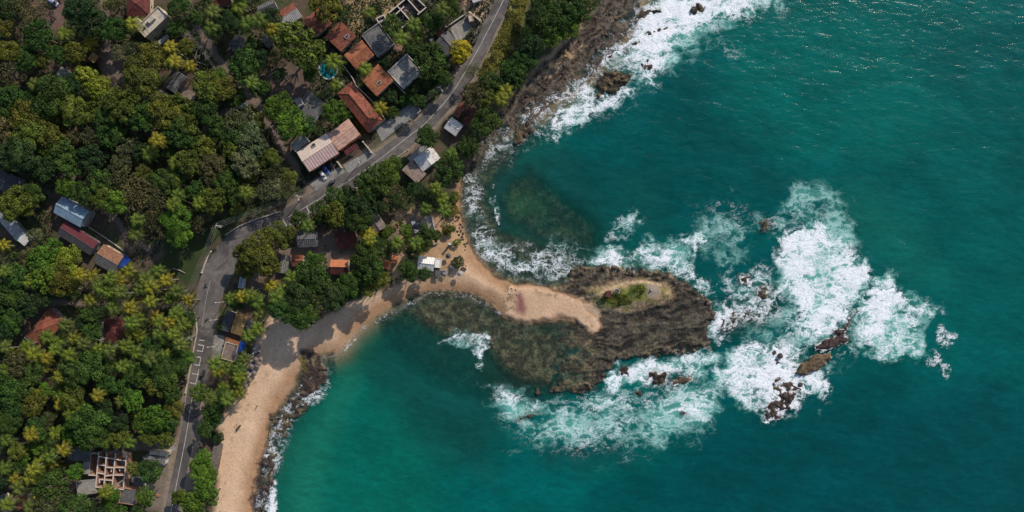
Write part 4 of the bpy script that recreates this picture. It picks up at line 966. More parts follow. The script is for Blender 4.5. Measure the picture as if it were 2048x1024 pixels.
# lower left villa complex
B('slate_wing', 'blue-grey roof wing at the upper left of the roofless concrete frame', 'house', [(140,922),(179,922),(183,901),(134,893)], 3.3, 'shed', M['slate'], M['wall_grey'], .5, nwin=False)
B('concrete_wing', 'grey concrete roof slab at the lower left of the roofless concrete frame', 'house', [(160,993),(192,984),(190,962),(148,964)], 3.4, 'flat', M['concrete'], M['wall_grey'], parapet=0, nwin=False)
B('concrete_wing', 'narrow pale slab between bushes and the roofless concrete frame', 'house', [(166,948),(178,948),(178,924),(167,924)], 3.3, 'flat', M['concrete'], M['wall_grey'], parapet=0, nwin=False)
B('white_gatehouse', 'grey hip-roofed gatehouse with a cream ledge, beside the road at lower left', 'house', [(286,931),(330,931),(331,913),(284,911)], 3.3, 'hip', M['slate'], M['wall_white'], 1.2, lm='the roadside gatehouse')
B('pale_ledge', 'long cream flat ledge roof along the top of the grey gatehouse', 'annex', [(298,909),(335,912),(335,905),(300,901)], 3.5, 'flat', M['concrete_pale'], M['wall_cream'], parapet=.05, nwin=False)
B('terrace_block', 'stained grey terrace slab at the lower right of the roofless frame', 'terrace', [(238,1004),(272,1012),(274,978),(242,976)], 3.0, 'flat', M['concrete_dark'], M['brick'], parapet=.2, nwin=False)
def wall_grid(name, label, cat, corners, hgt, lines, wmat, floor, lm=None, th=.28):
    """roofless shell: wall lines in unit coordinates of the footprint"""
    cx, cy, z, L, Wd, ang = fit(corners, hgt)
    root = empty(name, (cx, cy, z), ang); tag(root, label, cat)
    if lm: LANDMARK.append((lm, sum(c[0] for c in corners) / 4, sum(c[1] for c in corners) / 4))
    MB().box(0, 0, .0, L + .3, Wd + .3, .5).build('floor', floor, root)
    for i, (x0, y0, x1, y1, hk) in enumerate(lines):
        a = ((x0 - .5) * L, (y0 - .5) * Wd); b_ = ((x1 - .5) * L, (y1 - .5) * Wd)
        dx, dy = b_[0] - a[0], b_[1] - a[1]; l = math.hypot(dx, dy); an = math.atan2(dy, dx)
        hh = hgt * hk + i * .004
        MB().box((a[0] + b_[0]) / 2, (a[1] + b_[1]) / 2, hh / 2 - .05, l + .1, th - .04, hh, an).build('wall', wmat, root)
        MB().box((a[0] + b_[0]) / 2, (a[1] + b_[1]) / 2, hh + .06, l + th, th + .10, .2, an).build('ring_beam', M['beam'], root)
    return root
wall_grid('roofless_building', 'large roofless concrete frame with open rooms and pale beams, lower left', 'building site',
    [(193,974),(249,979),(253,909),(197,904)], 3.6,
    [(0,0,0,1,1),(.29,0,.28,1,1),(.58,0,.60,1,1),(.98,0,1,1,1),(0,0,.98,0,1),(0,.88,1,.82,1),(0,.63,.28,.63,.9),(.28,.58,.6,.58,.9),(.1,.12,.1,.22,.9),(.1,.22,.58,.22,.9),(0,.4,.28,.38,.9),(.28,.33,.6,.38,.9),(.6,.38,.98,.4,.9),(.6,.6,1,.62,.9),(.45,.58,.45,.45,.7),(.75,.6,.75,.5,.7)], M['brick'], M['concrete'], lm='the roofless frame')
wall_grid('brick_shell', 'brick wall shell on the left of the roofless concrete frame', 'building site',
    [(178,950),(193,951),(196,907),(181,906)], 2.9, [(0,0,0,1,1),(0,0,1,0,.95),(0,1,1,1,.9)], M['brick'], M['tile_old'])
wall_grid('unfinished_house', 'unfinished house with white wall tops and dark maroon floors near the top edge', 'building site',
    [(802,54),(850,20),(824,-16),(779,28)], 1.8, [(0,0,.45,0,1),(.7,0,1.05,0,1),(0,0,0,1,1) if False else (0,.78,0,1,1),(.0,1,1,1,1),(.38,.0,.36,1,1),(.78,0,.76,1,1),(0.05,.72,.5,.74,1),(1.05,.1,1,.8,1)], M['wall_grey'], M['metal_rust'], lm='the unfinished house')
wall_grid('brick_cistern', 'small open white-rimmed cistern left of the unfinished house', 'cistern',
    [(757,45),(772,38),(767,30),(753,37)], 1.8, [(0,0,1,0,1),(0,1,1,1,1),(0,0,0,1,1),(1,0,1,1,1)], M['wall_white'], M['metal_blue'])
# curved white wall
def wall_line(name, label, cat, P, hgt, th, m, group=None, cap=True, up=0):
    pts = [at(u, v, up) for u, v in P]; cx = sum(p[0] for p in pts) / len(pts); cy = sum(p[1] for p in pts) / len(pts); z = hs(cx, cy)
    root = empty(name, (cx, cy, z)); tag(root, label, cat, group)
    wbm, cb = MB(), MB()
    for i in range(len(pts) - 1):
        a, b_ = pts[i], pts[i + 1]; dx, dy = b_[0] - a[0], b_[1] - a[1]; l = math.hypot(dx, dy); an = math.atan2(dy, dx)
        mx, my = (a[0] + b_[0]) / 2 - cx, (a[1] + b_[1]) / 2 - cy; k = i * .003
        wbm.box(mx, my, hgt / 2 - .3 + k / 2, l + th * .5, th, hgt + .6 + k, an)
        if cap: cb.box(mx, my, hgt + .05 + k, l + th * .8, th + .1, .09, an)
    wbm.build('wall', m, root)
    if cap: cb.build('coping', M['concrete_pale'], root)
    n = max(2, int(sum(math.hypot(pts[i + 1][0] - pts[i][0], pts[i + 1][1] - pts[i][1]) for i in range(len(pts) - 1)) / 5))
    for p in (pts[0], pts[-1]):
        MB().box(p[0] - cx, p[1] - cy, hgt / 2, th + .18, th + .18, hgt + .5).build('pier', m, root)
    return root
wall_line('garden_wall', 'curved white parapet wall right of the stained grey terrace', 'wall', [(288,953),(292,962),(293,972),(290,982)], 1.6, .35, M['wall_white'])
wall_line('garden_wall', 'short straight white wall right of the lowest grey terrace slab', 'wall', [(274,992),(273,1010)], 1.6, .35, M['wall_white'])
wall_line('garden_wall', 'pale wall running from the lower orange house down to the driveway corner', 'wall', [(787,163),(815,193),(838,216),(842,223),(836,228)], 1.4, .25, M['wall_grey'])
wall_line('garden_wall', 'thin pale wall between the orange houses and the long red villa', 'wall', [(686,130),(707,158),(713,172),(746,204),(772,240)], 1.3, .2, M['wall_grey'])
wall_line('garden_wall', 'low wall along the right end of the long red villa', 'wall', [(772,240),(752,256)], 1.2, .2, M['wall_grey'])
wall_line('gate_wall', 'short cream gate wall beside the parked cars', 'wall', [(677,325),(685,336)], 1.8, .3, M['wall_cream'])
wall_line('gate_wall', 'white-topped gate wall between the two driveways by the salmon villa', 'wall', [(728,285),(737,296),(744,306)], 1.8, .3, M['wall_white'])
wall_line('front_wall', 'cream front wall with brick piers at the corner of the grey courtyard', 'wall', [(940,29),(950,36),(960,44)], 2.2, .5, M['wall_cream'])
wall_line('retaining_wall', 'grey retaining wall above the grey courtyard', 'wall', [(893,56),(912,43),(930,31)], 1.2, .3, M['concrete'] )
wall_line('retaining_wall', 'dark retaining wall along the seaside gable terrace', 'wall', [(875,468),(877,485),(868,489)], 1.2, .25, M['wall_grey'])
wall_line('road_parapet', 'low white parapet on the left of the road bend', 'wall', [(424,503),(416,516),(410,530),(405,545)], .7, .3, M['wall_white'])
wall_line('road_parapet', 'long low kerb wall on the left of the descending road', 'wall', [(393,640),(395,662),(390,690),(381,738),(372,785)], .5, .3, M['wall_cream'])
wall_line('road_parapet', 'low roadside wall left of the upper bend', 'wall', [(560,424),(515,438),(480,452),(452,470)], .5, .3, M['concrete'])
wall_line('yard_fence', 'thin pale fence behind the maroon and terracotta roofs', 'fence', [(182,455),(208,472),(230,487),(250,502)], 1.0, .15, M['wall_grey'])
wall_line('yard_fence', 'pale fence at the bottom left corner', 'fence', [(0,990),(10,1008),(18,1024)], 1.2, .15, M['wall_cream'])
wall_line('lane_fence', 'white rail at the mouth of the lane on the left of the road', 'fence', [(355,620),(372,622),(390,625)], .8, .15, M['wall_cream'])
wall_line('seaside_kerb', 'pale kerb on the sea side of the road past the long red villa', 'kerb', [(752,348),(790,318),(816,300)], .35, .25, M['concrete_pale'], cap=False)

# pool
px_, py_, pz_ = at(657, 140)
pr = empty('swimming_pool', (px_, py_, pz_)); tag(pr, 'round turquoise swimming pool with a pale rim, partly under a palm', 'pool')
MB().lathe([(3.9, -.3), (3.9, .25), (3.35, .25), (3.35, .05), (3.3, -.3)], 40).build('rim', M['pool_tile'], pr, smooth=False)
MB().lathe([(0.001, .10), (3.36, .10)], 40).build('pool_surface', M['pool'], pr)
lb = MB()
for k in range(4): lb.box(.5 + 0, -3.35 + k * .0, .28 - k * .0, .5, .06, .5) if k == 0 else None
lb.tube([(.3, -3.3, -.1), (.3, -3.4, .8), (.3, -3.8, .8), (.3, -3.8, .2)], .04, 6); lb.tube([(.8, -3.3, -.1), (.8, -3.4, .8), (.8, -3.8, .8), (.8, -3.8, .2)], .04, 6)
lb.build('ladder', M['frame'], pr)
LANDMARK.append(('the round pool', 657, 140))
px_, py_, pz_ = at(683, 170); t_ = empty('water_tank', (px_, py_, pz_)); tag(t_, 'pale blue round water tank beside the long red villa', 'tank')
MB().lathe([(.9, 0), (.95, .6), (.9, 1.2), (.5, 1.5), (.3, 1.55)], 16).build('tank', M['metal_blue'], t_); MB().lathe([(.001, 1.66), (.3, 1.62), (.3, 1.5)], 12).build('lid', M['pool_tile'], t_)
# lookout on the point
px_, py_, pz_ = at(1216, 587); t_ = empty('lookout_hut', (px_, py_, pz_)); tag(t_, 'small rust-red hut with a dark side on the grassy point', 'hut')
MB().box(-.2, 0, 1.1, 1.4, 1.8, 2.6).build('wall', M['tile_red'], t_); MB().slab([(-1.2, -1.2, 2.5), (1.0, -1.2, 2.5), (1.0, 1.2, 2.9), (-1.2, 1.2, 2.9)], .12).build('roof', M['tile_dark'], t_)
door_part(t_, -.2, -.93, 1.0, math.pi)
px_, py_, pz_ = at(1233, 583); t_ = empty('stone_ring', (px_, py_, pz_)); tag(t_, 'low pale stone ring in the grass right of the rust-red hut', 'stone ring')
MB().lathe([(1.25, -.2), (1.25, .35), (.98, .35), (.98, -.2)], 24).build('rim', M['concrete_pale'], t_)
MB().lathe([(.001, .06), (.99, .06)], 24).build('bed', M['concrete_dark'], t_)
px_, py_, pz_ = at(1302, 580); t_ = empty('stone_marker', (px_, py_, pz_)); tag(t_, 'squat pale marker stone on the bare slab at the right of the grassy point', 'marker')
MB().box(0, 0, .5, .7, .7, 1.2, 0, .7).build('stone', M['concrete_pale'], t_); MB().box(0, 0, .0, 1.3, 1.3, .3).build('plinth', M['concrete'], t_)

# ------------------------------------------------------------------ trees
def leaf_quads(pos, nrm, size, asp=1.0):
    n = len(pos); r = rng.normal(size=(n, 3)); t = np.cross(nrm, r); t /= np.linalg.norm(t, axis=1)[:, None] + 1e-9
    b_ = np.cross(nrm, t); s = size[:, None]
    v = np.stack([pos - t * s - b_ * s * asp, pos + t * s - b_ * s * asp * .6, pos + t * s * .8 + b_ * s * asp, pos - t * s * .7 + b_ * s * asp * .8], 1).reshape(-1, 3)
    return v, np.arange(4 * n).reshape(n, 4)
def crown_mesh(name, nl, seed, nq=330, lr=(.22, .40), flat=.62, holes=.0, leaf=.038):
    r_ = np.random.default_rng(seed); P_, N_, T_, S_ = [], [], [], []
    lob = []
    for i in range(nl):
        for _ in range(20):
            a = r_.uniform(0, 2 * np.pi); rr = math.sqrt(r_.uniform(0, 1)) * .88
            if all((rr * math.cos(a) - q[0]) ** 2 + (rr * math.sin(a) - q[1]) ** 2 > .035 for q in lob): break
        top = flat * math.sqrt(max(0, 1 - rr * rr)) + r_.uniform(-.10, .16)
        lob.append((rr * math.cos(a), rr * math.sin(a), top - .1, r_.uniform(*lr), r_.uniform(0.1, 1)))
    for (x, y, z, R_, t) in lob:
        k = int(nq * (R_ / .3) ** 2)
        d = r_.normal(size=(k, 3)); d[:, 2] = np.abs(d[:, 2]) * 1.0 - .45; d /= np.linalg.norm(d, axis=1)[:, None]
        # ragged surface: sub-clumps
        sub = r_.normal(size=(9, 3)); sub[:, 2] = np.abs(sub[:, 2]); sub /= np.linalg.norm(sub, axis=1)[:, None]
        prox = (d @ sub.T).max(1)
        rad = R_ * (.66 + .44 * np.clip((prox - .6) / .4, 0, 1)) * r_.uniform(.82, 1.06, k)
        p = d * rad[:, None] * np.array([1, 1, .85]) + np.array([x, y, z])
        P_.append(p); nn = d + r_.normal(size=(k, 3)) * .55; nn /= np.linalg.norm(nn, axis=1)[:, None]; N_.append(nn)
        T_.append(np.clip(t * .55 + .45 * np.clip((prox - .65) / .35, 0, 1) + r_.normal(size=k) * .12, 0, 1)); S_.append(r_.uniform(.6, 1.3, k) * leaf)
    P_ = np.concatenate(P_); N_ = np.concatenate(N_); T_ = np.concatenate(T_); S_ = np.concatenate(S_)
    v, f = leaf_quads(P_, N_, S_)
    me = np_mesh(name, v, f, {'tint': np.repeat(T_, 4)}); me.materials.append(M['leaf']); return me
CROWN = {
    'round': [crown_mesh('crown', 20, 1), crown_mesh('crown', 24, 2), crown_mesh('crown', 17, 3, lr=(.26, .44)), crown_mesh('crown', 22, 8, lr=(.2, .42))],
    'clumpy': [crown_mesh('crown', 30, 4, 300, (.15, .27), .55), crown_mesh('crown', 26, 5, 300, (.15, .29), .6), crown_mesh('crown', 34, 9, 290, (.14, .25), .6)],
    'loose': [crown_mesh('crown', 24, 6, 95, (.16, .3), .5, leaf=.038), crown_mesh('crown', 20, 7, 85, (.18, .32), .55, leaf=.038)],
}
def trunk_mesh(seed):
    r_ = random.Random(seed); mb = MB()
    mb.tube([(0, 0, -.1), (.01, .01, .45), (.02, -.01, .8)], [.085, .06, .05], 7)
    for k in range(6):
        a = k * 2 * math.pi / 6 + r_.uniform(-.3, .3); q = r_.uniform(.35, .6)
        mb.tube([(.02, 0, .65 + .03 * k), (.5 * q * math.cos(a), .5 * q * math.sin(a), .95), (q * math.cos(a), q * math.sin(a), 1.2 + r_.uniform(0, .2))], [.035, .024, .010], 5)
    return mb.mesh('trunk', True)
TRUNK = [trunk_mesh(s) for s in (1, 2, 3)]
for t in TRUNK: t.materials.append(M['bark'])
HUE = {'g': ('green', (.034, .070, .012)), 'd': ('dark green', (.022, .046, .013)), 'l': ('bright green', (.062, .122, .013)), 'L': ('lime yellow', (.15, .17, .018)),
       'y': ('olive yellow', (.080, .094, .014)), 'o': ('brownish olive', (.064, .064, .026)), 's': ('silvery green', (.088, .108, .050)), 'Y': ('golden yellow', (.26, .24, .02))}
DIRS = ['right of', 'upper right of', 'above', 'upper left of', 'left of', 'lower left of', 'below', 'lower right of']
ORD = ['nearest', 'second nearest', 'third nearest', 'fourth nearest', 'fifth nearest', 'sixth nearest', 'seventh nearest', 'eighth nearest', 'ninth nearest', 'tenth nearest', '11th nearest', '12th nearest', '13th nearest', '14th nearest', '15th nearest', '16th nearest', '17th nearest', '18th nearest']
LANDMARK += [('the road bend', 425, 520), ('the roadside grass field', 1010, 76), ('the bare dirt yard', 580, 165)]
pend = []     # (object, kind noun, adjective, u, v)
def name_by_place(items):
    cell = {}
    for o, noun, adj, u, v in items:
        n, lu, lv = min(LANDMARK, key=lambda q: (q[1] - u) ** 2 + (q[2] - v) ** 2)
        a = math.atan2(-(v - lv), u - lu); d = DIRS[int(round(a / (math.pi / 4))) % 8]
        cell.setdefault((noun, n, d), []).append((math.hypot(u - lu, v - lv), o, adj))
    for (noun, n, d), L_ in cell.items():
        L_.sort(key=lambda q: q[0])
        for i, (_, o, adj) in enumerate(L_):
            w = ORD[min(i, 17)] + ' ' if len(L_) > 1 else ''
            o['label'] = f'{adj} {noun}, {w}{d} {n}' if len(L_) > 1 else f'{adj} {noun} {d} {n}'
NT = [0]
def broadleaf(u, v, r, hue='g', kind=None):
    r_m = r * PX * 1.08
    hgt = 5.2 + r_m * 1.35 + random.uniform(-.8, 1.2)
    if 500 < u < 780 and 530 < v < 660 and r > 12: hgt += 4.5
    if 560 < u < 900 and 380 < v < 560 and r > 12: r_m *= .86; hgt -= 2
    kind = kind or random.choice(['round', 'clumpy', 'clumpy'] if hue not in 'so' else ['clumpy', 'loose'])
    x, y, z = at(u, v, hgt * .8)
    name = 'bush' if r <= 11 else 'broadleaf_tree'
    if r <= 11: hgt = r_m * 1.3 + .5
    root = empty(name, (x, y, z), random.uniform(0, 6.28))
    root['category'] = 'bush' if r <= 11 else 'tree'; root['group'] = 'bushes around the village' if r <= 11 else 'broadleaf trees of the coastal wood'
    zs = hgt / 2.0
    t = obj('trunk', random.choice(TRUNK), None, root); t.scale = (r_m, r_m, zs * 1.0)
    c = obj('crown', random.choice(CROWN[kind]), None, root, (0, 0, hgt - r_m * .62 - .1 * r_m)); ax_ = random.uniform(.86, 1.16); c.scale = (r_m * 1.12 * ax_, r_m * 1.12 / ax_, r_m * random.uniform(.85, 1.1)); c.rotation_euler[2] = random.uniform(0, 6.28)
    nm, cl = HUE[hue]; j = [random.uniform(.82, 1.18) for _ in range(2)]
    c.color = (cl[0] * j[0] * j[1], cl[1] * j[1], cl[2] * j[1], 1)
    size = 'small' if r < 14 else 'mid-sized' if r < 21 else 'large' if r < 28 else 'very broad'
    pend.append((root, 'bush' if r <= 11 else 'leafy tree', f'{size} {nm}' if r > 11 else nm, u, v)); NT[0] += 1
    return root
BL_T = """15 20 20 d;43 18 22 o;84 23 18 o;79 71 26 g;48 86 10 g;51 117 20 g;13 105 20 y;15 152 26 o;160 18 26 d;183 46 22 d;228 15 18 o;228 61 20 g;152 107 20 y;241 107 14 s;274 109 22 o;305 112 24 y;284 155 26 y;150 168 18 d;102 193 30 g;58 203 20 g;58 236 30 y;96 228 22 y;152 223 24 y;190 223 20 y;241 211 30 y;282 234 24 g;330 223 26 y;213 244 22 g;150 195 12 s;353 20 14 g
368 10 12 g;355 28 16 o;353 56 16 g;396 36 14 g;543 38 18 d;490 137 28 g;502 94 12 g;599 89 38 y;650 13 26 y;678 30 14 g;558 119 14 o;622 150 12 g;414 173 26 y;441 178 22 y;355 216 26 y;411 221 20 g;482 241 26 s;436 251 18 g;558 213 24 l;584 246 26 l;617 254 16 g;670 223 20 l;370 249 22 y;528 175 12 g;440 60 14 d;465 40 16 d;520 120 16 d;560 150 12 d
784 51 18 g;865 46 18 g;858 119 28 g;883 127 14 g;921 99 17 Y;928 88 11 Y;915 110 11 Y;891 157 14 g;863 185 8 l;837 203 12 g;766 122 10 d;946 142 13 s;949 188 22 o;979 165 18 g;967 193 18 y;1022 142 20 g;974 244 22 g;685 223 11 g;807 195 11 g;781 221 11 g;900 13 14 g;781 188 10 d;822 96 12 g;745 12 11 d
1062 63 18 g;1104 42 24 g;1137 21 24 g;1175 6 18 g;1133 55 18 l;1104 71 18 l;1066 92 20 d;1050 120 18 g;1037 147 18 g;1030 164 14 g;1083 8 18 g;1158 30 16 g;1075 35 16 d;1000 178 14 d
355 265 24 g;378 275 20 g;408 298 20 y;378 326 22 y;431 258 18 g;472 265 24 g;497 268 22 s;505 293 24 s;467 293 20 y;492 324 24 s;424 336 24 o;464 344 16 g;449 367 20 g;467 382 20 g;421 362 18 o;548 346 18 o;538 316 16 y;540 379 20 s;492 385 16 o;424 402 24 y;396 382 18 g;401 438 20 o;353 438 22 l;360 468 18 l;378 423 12 o;561 468 26 y;523 486 22 y;599 438 16 g;670 395 22 g;639 423 20 g;670 428 24 y;693 392 18 d;495 505 18 y
15 270 24 o;58 265 26 y;96 270 24 y;142 273 18 o;183 268 20 o;223 268 24 g;51 311 26 d;102 296 18 l;127 311 26 g;142 329 20 g;183 316 24 d;254 298 16 s;279 301 16 d;241 334 20 o;287 346 14 y;241 359 24 o;203 362 20 g;132 374 16 l;165 387 20 g;205 390 20 y;236 402 22 l;274 387 26 o;305 372 20 o;330 362 20 g;353 359 18 g;312 402 20 o;312 440 18 o;348 466 16 l;33 407 26 y;58 412 16 y;66 388 16 g;188 402 12 o;71 471 12 s;110 500 18 l
84 520 24 l;137 523 22 L;91 551 26 l;127 561 24 y;33 551 22 g;58 515 16 o;25 589 22 g;58 609 20 d;89 596 16 d;188 665 16 g;178 728 26 g;152 746 22 g;211 736 20 g;305 693 14 g;312 728 20 g;330 749 20 g;279 749 20 g;38 728 22 o;63 744 20 g;178 630 12 g;30 640 18 g;15 660 16 d
518 515 26 y;497 533 18 y;543 530 16 y;629 520 16 l;624 546 30 g;639 566 22 g;594 632 20 g;614 634 18 g;667 594 20 d;472 601 16 d;434 655 8 g;381 637 12 g;375 716 14 l;350 733 20 g;561 617 18 g;601 589 20 d
731 515 24 g;741 538 26 g;764 558 16 y;718 556 18 g;822 546 16 g;812 533 12 g;850 548 13 g;915 525 11 d;827 505 14 d;695 571 18 g;688 591 16 d;736 576 14 y;855 471 20 g;812 461 12 l;846 488 16 y;756 359 25 g;781 344 20 l;733 375 20 g;756 412 16 d;720 412 22 d;718 443 22 g;745 490 18 g;765 497 18 g;741 462 11 l;770 462 11 l;700 430 18 d;855 273 17 g;939 291 20 g;898 340 24 g;908 392 9 l;790 400 14 d;855 395 16 d;830 378 14 d;905 420 10 y;896 460 9 y;912 485 7 l
15 779 24 g;46 779 22 g;30 807 22 g;71 805 22 y;99 838 12 o;20 840 20 g;74 858 20 g;150 794 20 y;155 815 14 l;147 866 20 l;178 848 28 g;190 873 22 g;208 858 20 g;239 872 17 y;269 802 18 l;254 779 20 g;312 835 24 l;289 845 18 l;299 871 14 y;332 878 15 y;312 769 20 y;348 815 16 y;38 901 16 y;48 914 12 l;99 972 28 g;152 942 14 l;272 937 14 y;300 942 20 g;294 992 16 l;223 992 14 l;152 1013 24 g;193 1018 18 d;279 1020 12 g;96 1008 22 o;208 820 18 d;240 845 16 d;340 845 16 g;345 780 18 g
401 784 16 l;412 858 14 g;432 838 12 g;409 914 14 l;401 939 18 l;417 949 14 l;412 977 20 l;422 992 16 g;384 1003 20 l;361 995 13 y;452 792 14 g;434 822 14 g;418 825 12 g;392 1025 18 g;425 880 10 d
183 160 22 L;168 152 14 L;195 180 18 L;190 195 12 L;208 170 14 L"""
TREES = []
for ln in BL_T.replace('\n', ';').split(';'):
    a = ln.split(); TREES.append((float(a[0]), float(a[1]), float(a[2]), a[3]))
# palms
def palm_crown(seed, nf=22, L_=4.3):
    r_ = np.random.default_rng(seed); V_, F_, T_ = [], [], []
    def q(a, b_, c, d, t):
        i = len(V_); V_.extend([a, b_, c, d]); F_.append((i, i + 1, i + 2, i + 3)); T_.extend([t] * 4)
    for k in range(nf):
        az_ = k * 2.399963 + r_.uniform(-.2, .2); age = k / nf
        el = 1.15 - 1.45 * age + r_.uniform(-.1, .1); l = L_ * (1.0 if age > .15 else .75) * r_.uniform(.85, 1.08)
        d = np.array([math.cos(az_), math.sin(az_), 0]); sd2 = np.array([-math.sin(az_), math.cos(az_), 0]); up = np.array([0, 0, 1.])
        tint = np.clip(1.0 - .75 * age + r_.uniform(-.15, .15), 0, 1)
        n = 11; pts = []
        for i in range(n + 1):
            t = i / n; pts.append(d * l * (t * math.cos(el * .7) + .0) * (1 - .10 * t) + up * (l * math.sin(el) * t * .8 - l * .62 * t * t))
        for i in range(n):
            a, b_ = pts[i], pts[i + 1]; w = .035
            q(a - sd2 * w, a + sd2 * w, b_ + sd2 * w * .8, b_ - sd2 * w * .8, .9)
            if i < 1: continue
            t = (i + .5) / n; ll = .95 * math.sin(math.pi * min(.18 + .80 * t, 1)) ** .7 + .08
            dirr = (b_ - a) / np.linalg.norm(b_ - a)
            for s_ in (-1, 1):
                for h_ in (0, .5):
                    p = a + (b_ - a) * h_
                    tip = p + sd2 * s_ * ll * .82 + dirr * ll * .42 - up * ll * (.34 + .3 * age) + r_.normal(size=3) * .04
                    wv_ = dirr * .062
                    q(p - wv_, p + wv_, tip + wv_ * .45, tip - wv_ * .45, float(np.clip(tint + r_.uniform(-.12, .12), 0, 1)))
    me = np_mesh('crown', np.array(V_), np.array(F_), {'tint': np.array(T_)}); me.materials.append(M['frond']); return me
PCR = [palm_crown(s, nf) for s, nf in ((1, 19), (2, 22), (3, 16), (4, 20), (5, 14))]
def coconut_mesh(seed):
    r_ = random.Random(seed); mb = MB()
    for k in range(7):
        a = r_.uniform(0, 6.28); mb.lathe([(.01, -.15), (.11, -.08), (.13, 0), (.10, .09), (.01, .14)], 6, (.28 * math.cos(a), .28 * math.sin(a), -.25 + r_.uniform(-.15, .1)))
    return mb.mesh('coconuts', True)
COCO = coconut_mesh(2); COCO.materials.append(M['tile_old'])
def palm_trunk(hgt, lean, seed):
    mb = MB(); pts, rad = [], []
    for i in range(9):
        t = i / 8; pts.append((lean * t * t, 0, -.2 + (hgt + .2) * t)); rad.append(.26 - .12 * t if i else .34)
    mb.tube(pts, rad, 8); me = mb.mesh('trunk', True); me.materials.append(M['palm_bark']); return me
PTR = [(hh, ln, palm_trunk(hh, ln, 1)) for hh, ln in ((9, .8), (11, 1.6), (13, 1.0), (10, 2.4), (14, 2.0), (7.0, .5))]
PN = [0]
def palm(u, v, sc=1.0, hue=None, tall=None):
    if 420 < u < 520 and 700 < v < 800: tall = random.choice([5, 0])
    hh, ln, tm = PTR[tall if tall is not None else random.choice([0, 1, 1, 2, 3, 4, 5])]
    rz = random.uniform(0, 6.28)
    x, y, z = at(u, v, hh)
    x -= ln * math.cos(rz); y -= ln * math.sin(rz); z = max(hs(x, y), .3)
    root = empty('coconut_palm', (x, y, z), rz); root['category'] = 'palm'; root['group'] = 'coconut palms of the village and wood'
    obj('trunk', tm, None, root)
    c = obj('crown', random.choice(PCR), None, root, (ln, 0, hh), random.uniform(0, 6.28)); s_ = sc * random.uniform(.88, 1.12); c.scale = (s_, s_, s_ * random.uniform(.9, 1.2))
    obj('coconuts', COCO, None, root, (ln, 0, hh))
    j = random.uniform(.85, 1.2)
    cl = hue or random.choice([(.065, .090, .008), (.088, .098, .008), (.048, .078, .010), (.055, .085, .010), (.12, .11, .008), (.052, .070, .012)])
    c.color = (cl[0] * j, cl[1] * j, cl[2] * j, 1)
    adj = ('tall ' if hh > 12 else 'short ' if hh < 8 else '') + ('golden green' if cl[0] >= .12 else 'green')
    pend.append((root, 'coconut palm', adj, u, v)); PN[0] += 1
    return root
PA_T = """127 66;13 99;178 84;218 5;264 48;338 94;343 122;67 169;348 122;378 132;665 124;672 170;502 165;538 223;421 56;475 13;492 46;543 58;424 23;515 40;729 138;759 216;826 50;837 71;802 76;883 18;1002 200;1010 183;737 25
312 280;297 308;348 326;272 440;269 468;343 410;5 491;396 407;348 359;490 385;614 453;354 392
127 650;147 678;114 685;165 688;218 700;91 675;140 581;183 553;190 566;218 556;216 584;239 584;256 541;277 579;315 543;330 561;353 586;299 604;335 599;259 617;277 637;261 645;261 665;277 673;310 635;317 645;315 668;348 629;292 690;297 718;330 711;244 733;345 668;355 690;25 713;51 695;8 695;89 716;66 708;137 711;53 561;8 543;178 601;249 693;117 754;200 575;235 560;290 560;300 575;225 615;338 646;365 650;330 680;375 600;195 700;270 705;108 700;80 735;12 740
350 584;355 624;360 690;482 594;513 604;540 571;551 596;581 556;680 571;581 599;518 629;515 657;495 673;429 728;452 736;477 736;487 716;477 754;619 609;434 744;459 598;500 590;567 580;736 561;735 470;738 481;792 486;830 486;903 310;870 377;883 397;850 418;888 420;700 560
193 792;241 802;114 787;119 810;99 914;79 926;102 926;109 866;58 957;28 959;8 937;79 992;56 1013;208 985;256 886;36 977;333 767;419 797;445 779;473 769;478 787;452 800;140 830;60 870;10 880;125 900;65 940;12 1010"""
PALMS = []
for ln in PA_T.replace('\n', ';').split(';'):
    a = ln.split(); PALMS.append((float(a[0]), float(a[1])))
for u, v, r, hh in TREES: broadleaf(u, v, r, hh, 'loose' if (u, v) == (946, 142) else None)
for u, v in PALMS: palm(u, v, 1.15 if (u, v) in ((665, 124), (475, 13), (903, 310), (429, 728)) else 1.0)
# fill the wood where it is closed
KEEP = [  # clear ground and buildings: nothing is planted here
    *YARDS[:3], YARDS[5], YARDS[7], YARDS[8], YARDS[9], YARDS[10], YARDS[13],
    [(255,-20),(345,-20),(350,50),(300,95),(250,50)], [(100,125),(150,125),(150,185),(100,180)], [(290,140),(400,140),(400,215),(290,215)],
    [(450,65),(510,65),(510,120),(455,120)], [(505,-20),(720,-20),(900,60),(900,200),(740,300),(590,350),(575,280),(640,200),(560,30)],
    [(95,385),(190,385),(270,500),(250,550),(190,550),(110,480)], [(-30,410),(60,470),(60,500),(-30,450)], [(-30,330),(55,360),(30,390),(-30,385)],
    [(45,610),(130,610),(130,650),(90,705),(40,690)], [(195,635),(255,635),(255,690),(195,690)], [(125,885),(350,890),(350,1010),(150,1000)],
    [(-10,985),(70,985),(70,1030),(-10,1030)], [(330,460),(400,470),(430,440),(600,385),(600,420),(430,490),(395,585),(310,540)],
    [(640,-20),(1000,-20),(940,110),(830,240),(700,300),(600,380)],
    [(855,225),(960,205),(940,280),(880,270)], [(795,285),(885,285),(860,375),(800,350)], [(660,455),(780,415),(780,480),(700,505),(660,500)],
    [(590,455),(640,455),(640,500),(590,500)], [(555,505),(615,505),(610,550),(555,550)], [(655,515),(705,515),(700,560),(655,560)],
    [(760,505),(900,505),(900,560),(760,545)], [(815,430),(885,425),(885,495),(815,470)], [(435,615),(515,625),(500,730),(425,730)], [(410,885),(450,885),(440,950),(410,950)]]
